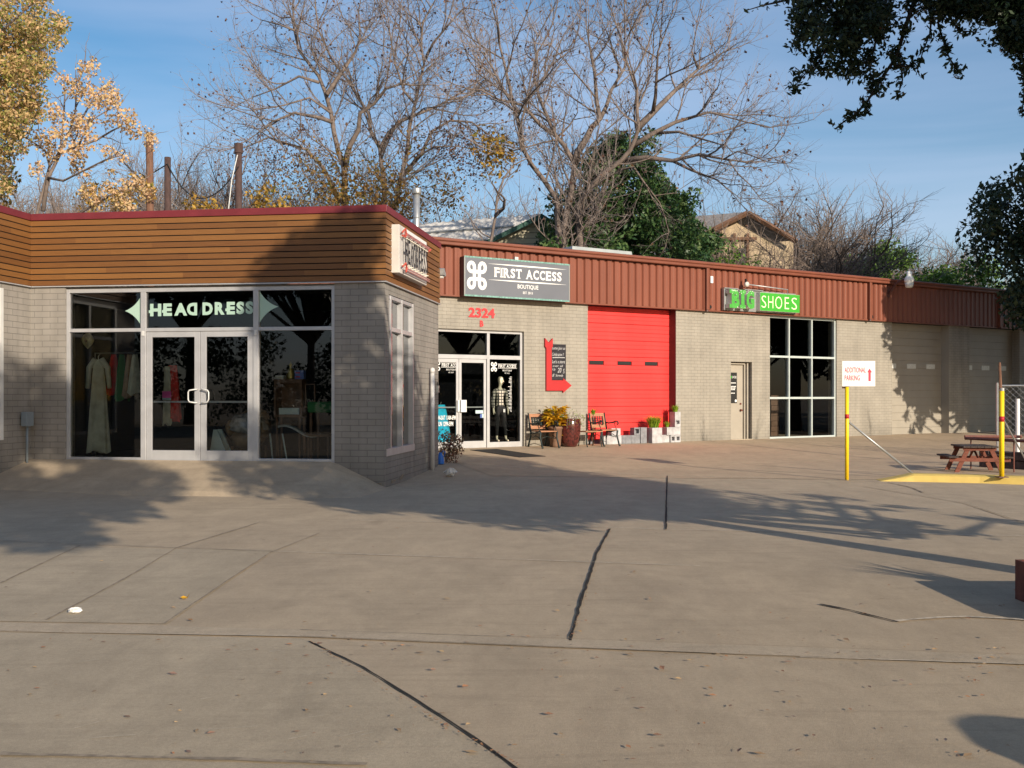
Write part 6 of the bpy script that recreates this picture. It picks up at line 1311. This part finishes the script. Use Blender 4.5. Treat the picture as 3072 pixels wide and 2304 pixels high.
t, off = build_tree('berry_tree', 'open leafless tree hung with peach-coloured berry clusters at left', 'tree', base, lm, T)
bc = [(560,460),(600,440),(425,530),(700,560),(740,590),(690,640),(750,650),(600,590),(530,620),(480,600),(640,640),(540,800),(500,800),(560,850),(480,900),(610,800),(720,810),(800,780),(860,760),(880,830),(830,840),(890,890),(990,880),(1000,940),(370,740),(360,760),(330,900),(400,860),(300,960),(240,910),(600,930),(540,1000),(480,1000),(530,1040),(350,1010),(720,1000),(820,1050),(500,1110),(560,1150),(740,1140),(600,1260),(640,1370),(700,1230),(780,1290),(820,1330),(900,1220),(920,1200),(970,1270),(860,1390),(760,1380),(650,1320),(820,1220),(240,1120),(130,1010),(50,1170),(20,1100),(0,1200),(720,1260),(850,1290),(580,1280),(700,700),(760,690),(590,680),(520,560)]
ccs = [tuple(Vector(wpx(x_/2.212, y_/2.212, 25+rr.uniform(-.8,.8)))-off) for x_, y_ in bc]; leaves('foliage', ccs, [.17+.09*rr.random() for _ in ccs], 5200, .036, 'peach', t, 25, aspect=.8)
gl_ = [tuple(Vector(wpx(x_/2.212, y_/2.212, 27+rr.uniform(-.8,.8)))-off) for x_, y_ in [(600,1260),(640,1370),(780,1290),(820,1330),(900,1220),(970,1270),(860,1390),(760,1380),(1400,1385),(1290,1350),(1870,1360),(1700,1310),(1780,1270),(1750,1380),(30,1300),(60,1200)]]; leaves('foliage', gl_, [.3]*len(gl_), 1500, .06, 'gold', t, 26)
G5 = 'undergrowth shrubs along the roof line'
for i, (px, py, w_, m, Y, lb) in enumerate([(130,610,150,'olive',38,'low olive undergrowth left of the berry tree foot'),(1080,575,110,'olive',38,'autumn undergrowth shrub behind the red cap near the flue'),(2200,740,70,'hedge',38,'small yellow-green undergrowth below the tan house')]):
    x, y, z = wpx(px, py, Y); t = thing('undergrowth_shrub', lb, 'shrub', (x, Y, .2), 0, G5); cc = [(rr.uniform(-1,1)*w_/3100*Y, rr.uniform(-1,1), rr.uniform(2, z-.2)) for k in range(22)]
    leaves('foliage', cc, [.5]*22, 1500, .07, m, t, 40+i); MB().tube([(0,0,0),(0,0,z*.8)], .06, 5).obj('stem', 'bark', t)
# dark oak at the right edge
def oak(name, label, loc, cl, n, size, seed, th=(.3,.2), extra=None):
    t = thing(name, label, 'tree', loc); H = max(c[2] for c, r_ in cl); tk = MB(); tk.tube([(0,0,0),(.05,0,1.2),(.0,.1,H*.45),(.1,0,H*.75)], [th[0], th[0]*.8, th[1], .06], 9)
    for k, (c, r_) in enumerate(cl):
        if k % 3 == 0: tk.tube([(0,.03,H*.35), (c[0]*.5, c[1]*.5, max(1.6, c[2]*.8)), c], [.09,.06,.02], 5)
    tk.obj('trunk', 'barkd', t, True); leaves('crown', [c for c, r_ in cl], [r_ for c, r_ in cl], n, size, 'oak', t, seed); return t
rr = random.Random(50)
cl = []
for k in range(130):
    px = 3230+rr.uniform(-310, 260); py = 760+rr.uniform(-230, 330)
    if ((px-3230)/320)**2+((py-740)/300)**2 > 1 or (py > 800 and px < 3000+(py-800)*.15): continue
    q = Vector(wpx(px, py, 33+rr.uniform(-1.8,1.8))); cl.append((tuple(q-Vector((19.5,33,.2))), rr.uniform(.5,1.0)))
oak('dark_oak', 'dark leafy oak cut by the right edge of the frame', (19.5, 33, .2), cl, 26000, .09, 51)
# oak near the camera: overhanging sprays in the upper right, its crown and trunk stand right of the frame
ob = Vector((5.8, 6.5, 0)); cl = []; rr = random.Random(52)
for k in range(1300):
    p = Vector((rr.gauss(0,1), rr.gauss(0,1), rr.gauss(0,1))).normalized()*rr.random()**.35; c = Vector((p.x*3.6, p.y*3.4, 5.2+p.z*(4.6 if p.z > 0 else 2.7))); wv = ob+c
    if wv.y > .3 and wv.x < wv.y*.50+.85: continue
    qq = .85*c.x+.53*c.y
    if (qq > -1.7 and c.z > 6.2) or (c.z > 6.2 and qq < -2.2): continue
    if noise.noise(c*.7) < -.12: continue
    if len(cl) < 330: cl.append((tuple(c), rr.uniform(.28,.62)))
for k in range(70):
    qq = rr.uniform(-2.6, -1.65); zz = rr.uniform(5.9+1.0*(-qq-.8), 7.75+1.25*(qq+2.6)); aa = rr.uniform(-1.2, 1.2); cl.append(((.85*qq-.53*aa, .53*qq+.85*aa, zz), rr.uniform(.3,.55)))
for k in range(30):
    qq = rr.uniform(1.2, 3.7); aa = rr.uniform(-1.3, .9); cl.append(((.85*qq-.53*aa, .53*qq+.85*aa, rr.uniform(1.9, 3.3)), rr.uniform(.14,.34)))
t = oak('overhanging_oak', 'live oak whose dark leafy sprays hang into the upper right corner', tuple(ob), cl, 60000, .085, 53, (.22,.13))
sc = 1.952
def op(x_, y_, Y=8.6): return Vector(wpx(2200+x_/sc, y_/sc, Y))-ob
sp = MB(); tr_ = []; tw = MB(); rr = random.Random(54)
def spray(path, r_, n_, Y=8.6, wd=.012):
    P_ = [op(x_, y_, Y+rr.uniform(-.1,.1)) for x_, y_ in path]; tw.tube(P_, [wd*(1-.7*i/(len(P_)-1)) for i in range(len(P_))], 5)
    for k in range(n_): s_ = rr.random()*(len(P_)-1); i = int(s_); q = P_[i].lerp(P_[min(i+1,len(P_)-1)], s_-i); tr_.append((tuple(q+Vector((rr.gauss(0,1),rr.gauss(0,1),rr.gauss(0,1)))*r_*.5), r_*rr.uniform(.5,1)))
spray([(1080,-60),(1020,120),(985,230),(950,340),(880,440),(830,520),(780,600),(700,680),(650,710),(600,752)], .05, 70, wd=.02)
spray([(900,-40),(850,150),(820,300),(800,420),(840,520)], .08, 40); spray([(700,-40),(620,120),(560,240),(520,330),(490,380),(400,450),(345,530)], .07, 60); spray([(520,-30),(430,60),(380,180),(370,300)], .08, 36); spray([(320,-5),(250,15),(180,30),(80,60)], .03, 22)
spray([(800,0),(700,200),(650,330),(690,420)], .10, 40); spray([(1140,-40),(1160,100),(1150,200),(1110,300),(1070,440)], .04, 36); spray([(1200,-20),(1200,150),(1260,330),(1320,430)], .05, 44); spray([(1240,60),(1320,180),(1440,190)], .045, 20)
spray([(960,300),(985,400),(990,470),(960,560)], .045, 26); spray([(940,380),(1010,390),(1060,370)], .045, 16); spray([(1000,-20),(1300,40),(1500,60),(1600,120),(1640,300)], .09, 70); spray([(1500,-20),(1620,80),(1680,200),(1760,330)], .12, 60); spray([(1780,300),(1730,420),(1700,560),(1690,690)], .045, 34); spray([(1100,-30),(1300,20),(1500,20),(1750,30)], .11, 80)
spray([(1640,-20),(1690,120),(1700,260),(1760,400)], .10, 60); spray([(1560,60),(1600,170),(1590,280)], .05, 24); spray([(760,590),(800,680)], .03, 10); spray([(600,430),(580,400),(480,420)], .05, 16)
for k in range(150): a_ = rr.uniform(0, 6.28); d_ = rr.random()**.5; tr_.append((tuple(op(640+300*d_*math.cos(a_), 60+215*d_*math.sin(a_), 8.6+rr.uniform(-.35,.45))), rr.uniform(.06,.12)))
tw.obj('branch', 'barkd', t, True); leaves('hanging_spray', [c for c, r_ in tr_], [r_ for c, r_ in tr_], 17000, .027, 'oak', t, 55, aspect=.42)
# oak behind the camera: only its shade reaches the picture
ob2 = (.35, -1.25, 0); cl = []; rr = random.Random(56)
for k in range(95):
    p = Vector((rr.gauss(0,1), rr.gauss(0,1), rr.gauss(0,1))).normalized()*rr.random()**.4; cl.append(((p.x*4.3, p.y*4.0, 6.9+p.z*2.4), rr.uniform(.35,.8)))
oak('shade_oak', 'live oak behind the viewpoint shading the ground before the shop', ob2, cl, 34000, .12, 57, (.2,.12))
so_ = bpy.data.objects['shade_oak']
for i, (x, y, s_) in enumerate([(36,1,1.15),(29.5,24,1.3),(24.5,33,1.25),(44,1,1.3),(60,-4,1.5),(38,12,1.2),(56,10,1.5),(78,-2,1.9),(-15,-6,1.1),(-26,-14,1.4),(-9,-22,1.2),(-36,-8,1.5),(-20,-26,1.5)]):  # oak copies added out of frame to darken reflections and shade the far wall
    copy_tree(so_, (x, y, 0), (s_, s_), i*1.9, 'out-of-frame live oak added to darken the shop glass and far wall', 'live oaks added out of frame')
rr = random.Random(91)  # hedges added out of frame to hide the bright horizon in reflections
for nm, a, b_, n_ in (('right', (30, 17), (66, -22), 60), ('left', (-46, 2), (10, -34), 70)):
    t = thing('added_hedge', 'dark hedge added beyond the frame on the '+nm+', to darken the shop glass', 'hedge', (a[0], a[1], 0)); cc = []
    for k in range(n_*3): q = k/(n_*3); cc.append(((b_[0]-a[0])*q+rr.uniform(-.5,.5), (b_[1]-a[1])*q+rr.uniform(-.5,.5), rr.uniform(.4, 4.2)))
    leaves('foliage', cc, [.9]*len(cc), 45000, .12, 'oak', t, 92)
# oak at right beyond the frame shading the far end of the long wall
cl = []; rr = random.Random(58)
for k in range(230):
    p = Vector((rr.gauss(0,1), rr.gauss(0,1), rr.gauss(0,1))).normalized()*rr.random()**.36; c = [p.x*5.2, p.y*3.2, 7.3+p.z*3.5]
    cl.append((tuple(c), rr.uniform(.35,.9)))
for (u_, z0_) in ((16.9,4.3),(17.5,3.7),(17.9,3.1),(18.3,3.5),(19.9,3.4),(20.4,2.9),(21.0,2.6),(21.8,2.4),(22.4,2.3),(23.4,2.4),(24.2,2.6)):
    for k in range(6): x, y, _ = wp('B', u_+rr.gauss(0,.15), 8+rr.uniform(-.5,.5)); cl.append(((x-20.4, y-29.5, z0_+.35*k), .18+.10*k))
oak('yard_oak', 'live oak right of the frame shading the far roll-up doors', (20.4, 29.5, 0), cl, 70000, .15, 59)
# unseen saplings added right of the frame; their tips shade the wall foot
psap = None
for i, (u_, dd, h) in enumerate([(7.85, 11.0, 4.0), (9.95, 12.0, 4.3), (15.1, 11.5, 4.2)]):
    x, y, _ = wp('B', u_, dd)
    if psap is None:
        psap = thing('shade_caster_sapling', 'unseen slim sapling added to shade the wall foot', 'sapling', (x, y, 0), 0, 'unseen saplings added to shade the wall foot'); T = Tree(70, [.8, .35], [2.2, 4], [.02, .008], (15, 35), .8); T.limb([(0,0,0),(.03,0,1.5),(0,.02,3),(.02,0,4)], .05, .015, 0); T.wood.obj('trunk', 'barkd', psap); T.twig.obj('twig', 'barkd', psap)
    else: copy_tree(psap, (x, y, 0), (1, h/4), i*2.0, 'unseen slim sapling added to shade the wall foot', 'unseen saplings added to shade the wall foot')
# unseen bin added beside the viewpoint to cast the lower right corner's shade
t = thing('shade_caster_bin', 'unseen round bin added beside the viewpoint to cast the lower right shade', 'bin', (3.75, 2.2, 0)); MB().lathe([(.30,0),(.34,.05),(.37,.75),(.38,.80),(.33,.90),(.18,.98),(0,1.0)], 24).obj('body', 'gasbox', t, True); MB().lathe([(.385,0),(.40,.02),(.385,.04)], 24, (0,0,.78)).obj('rim', 'black', t)
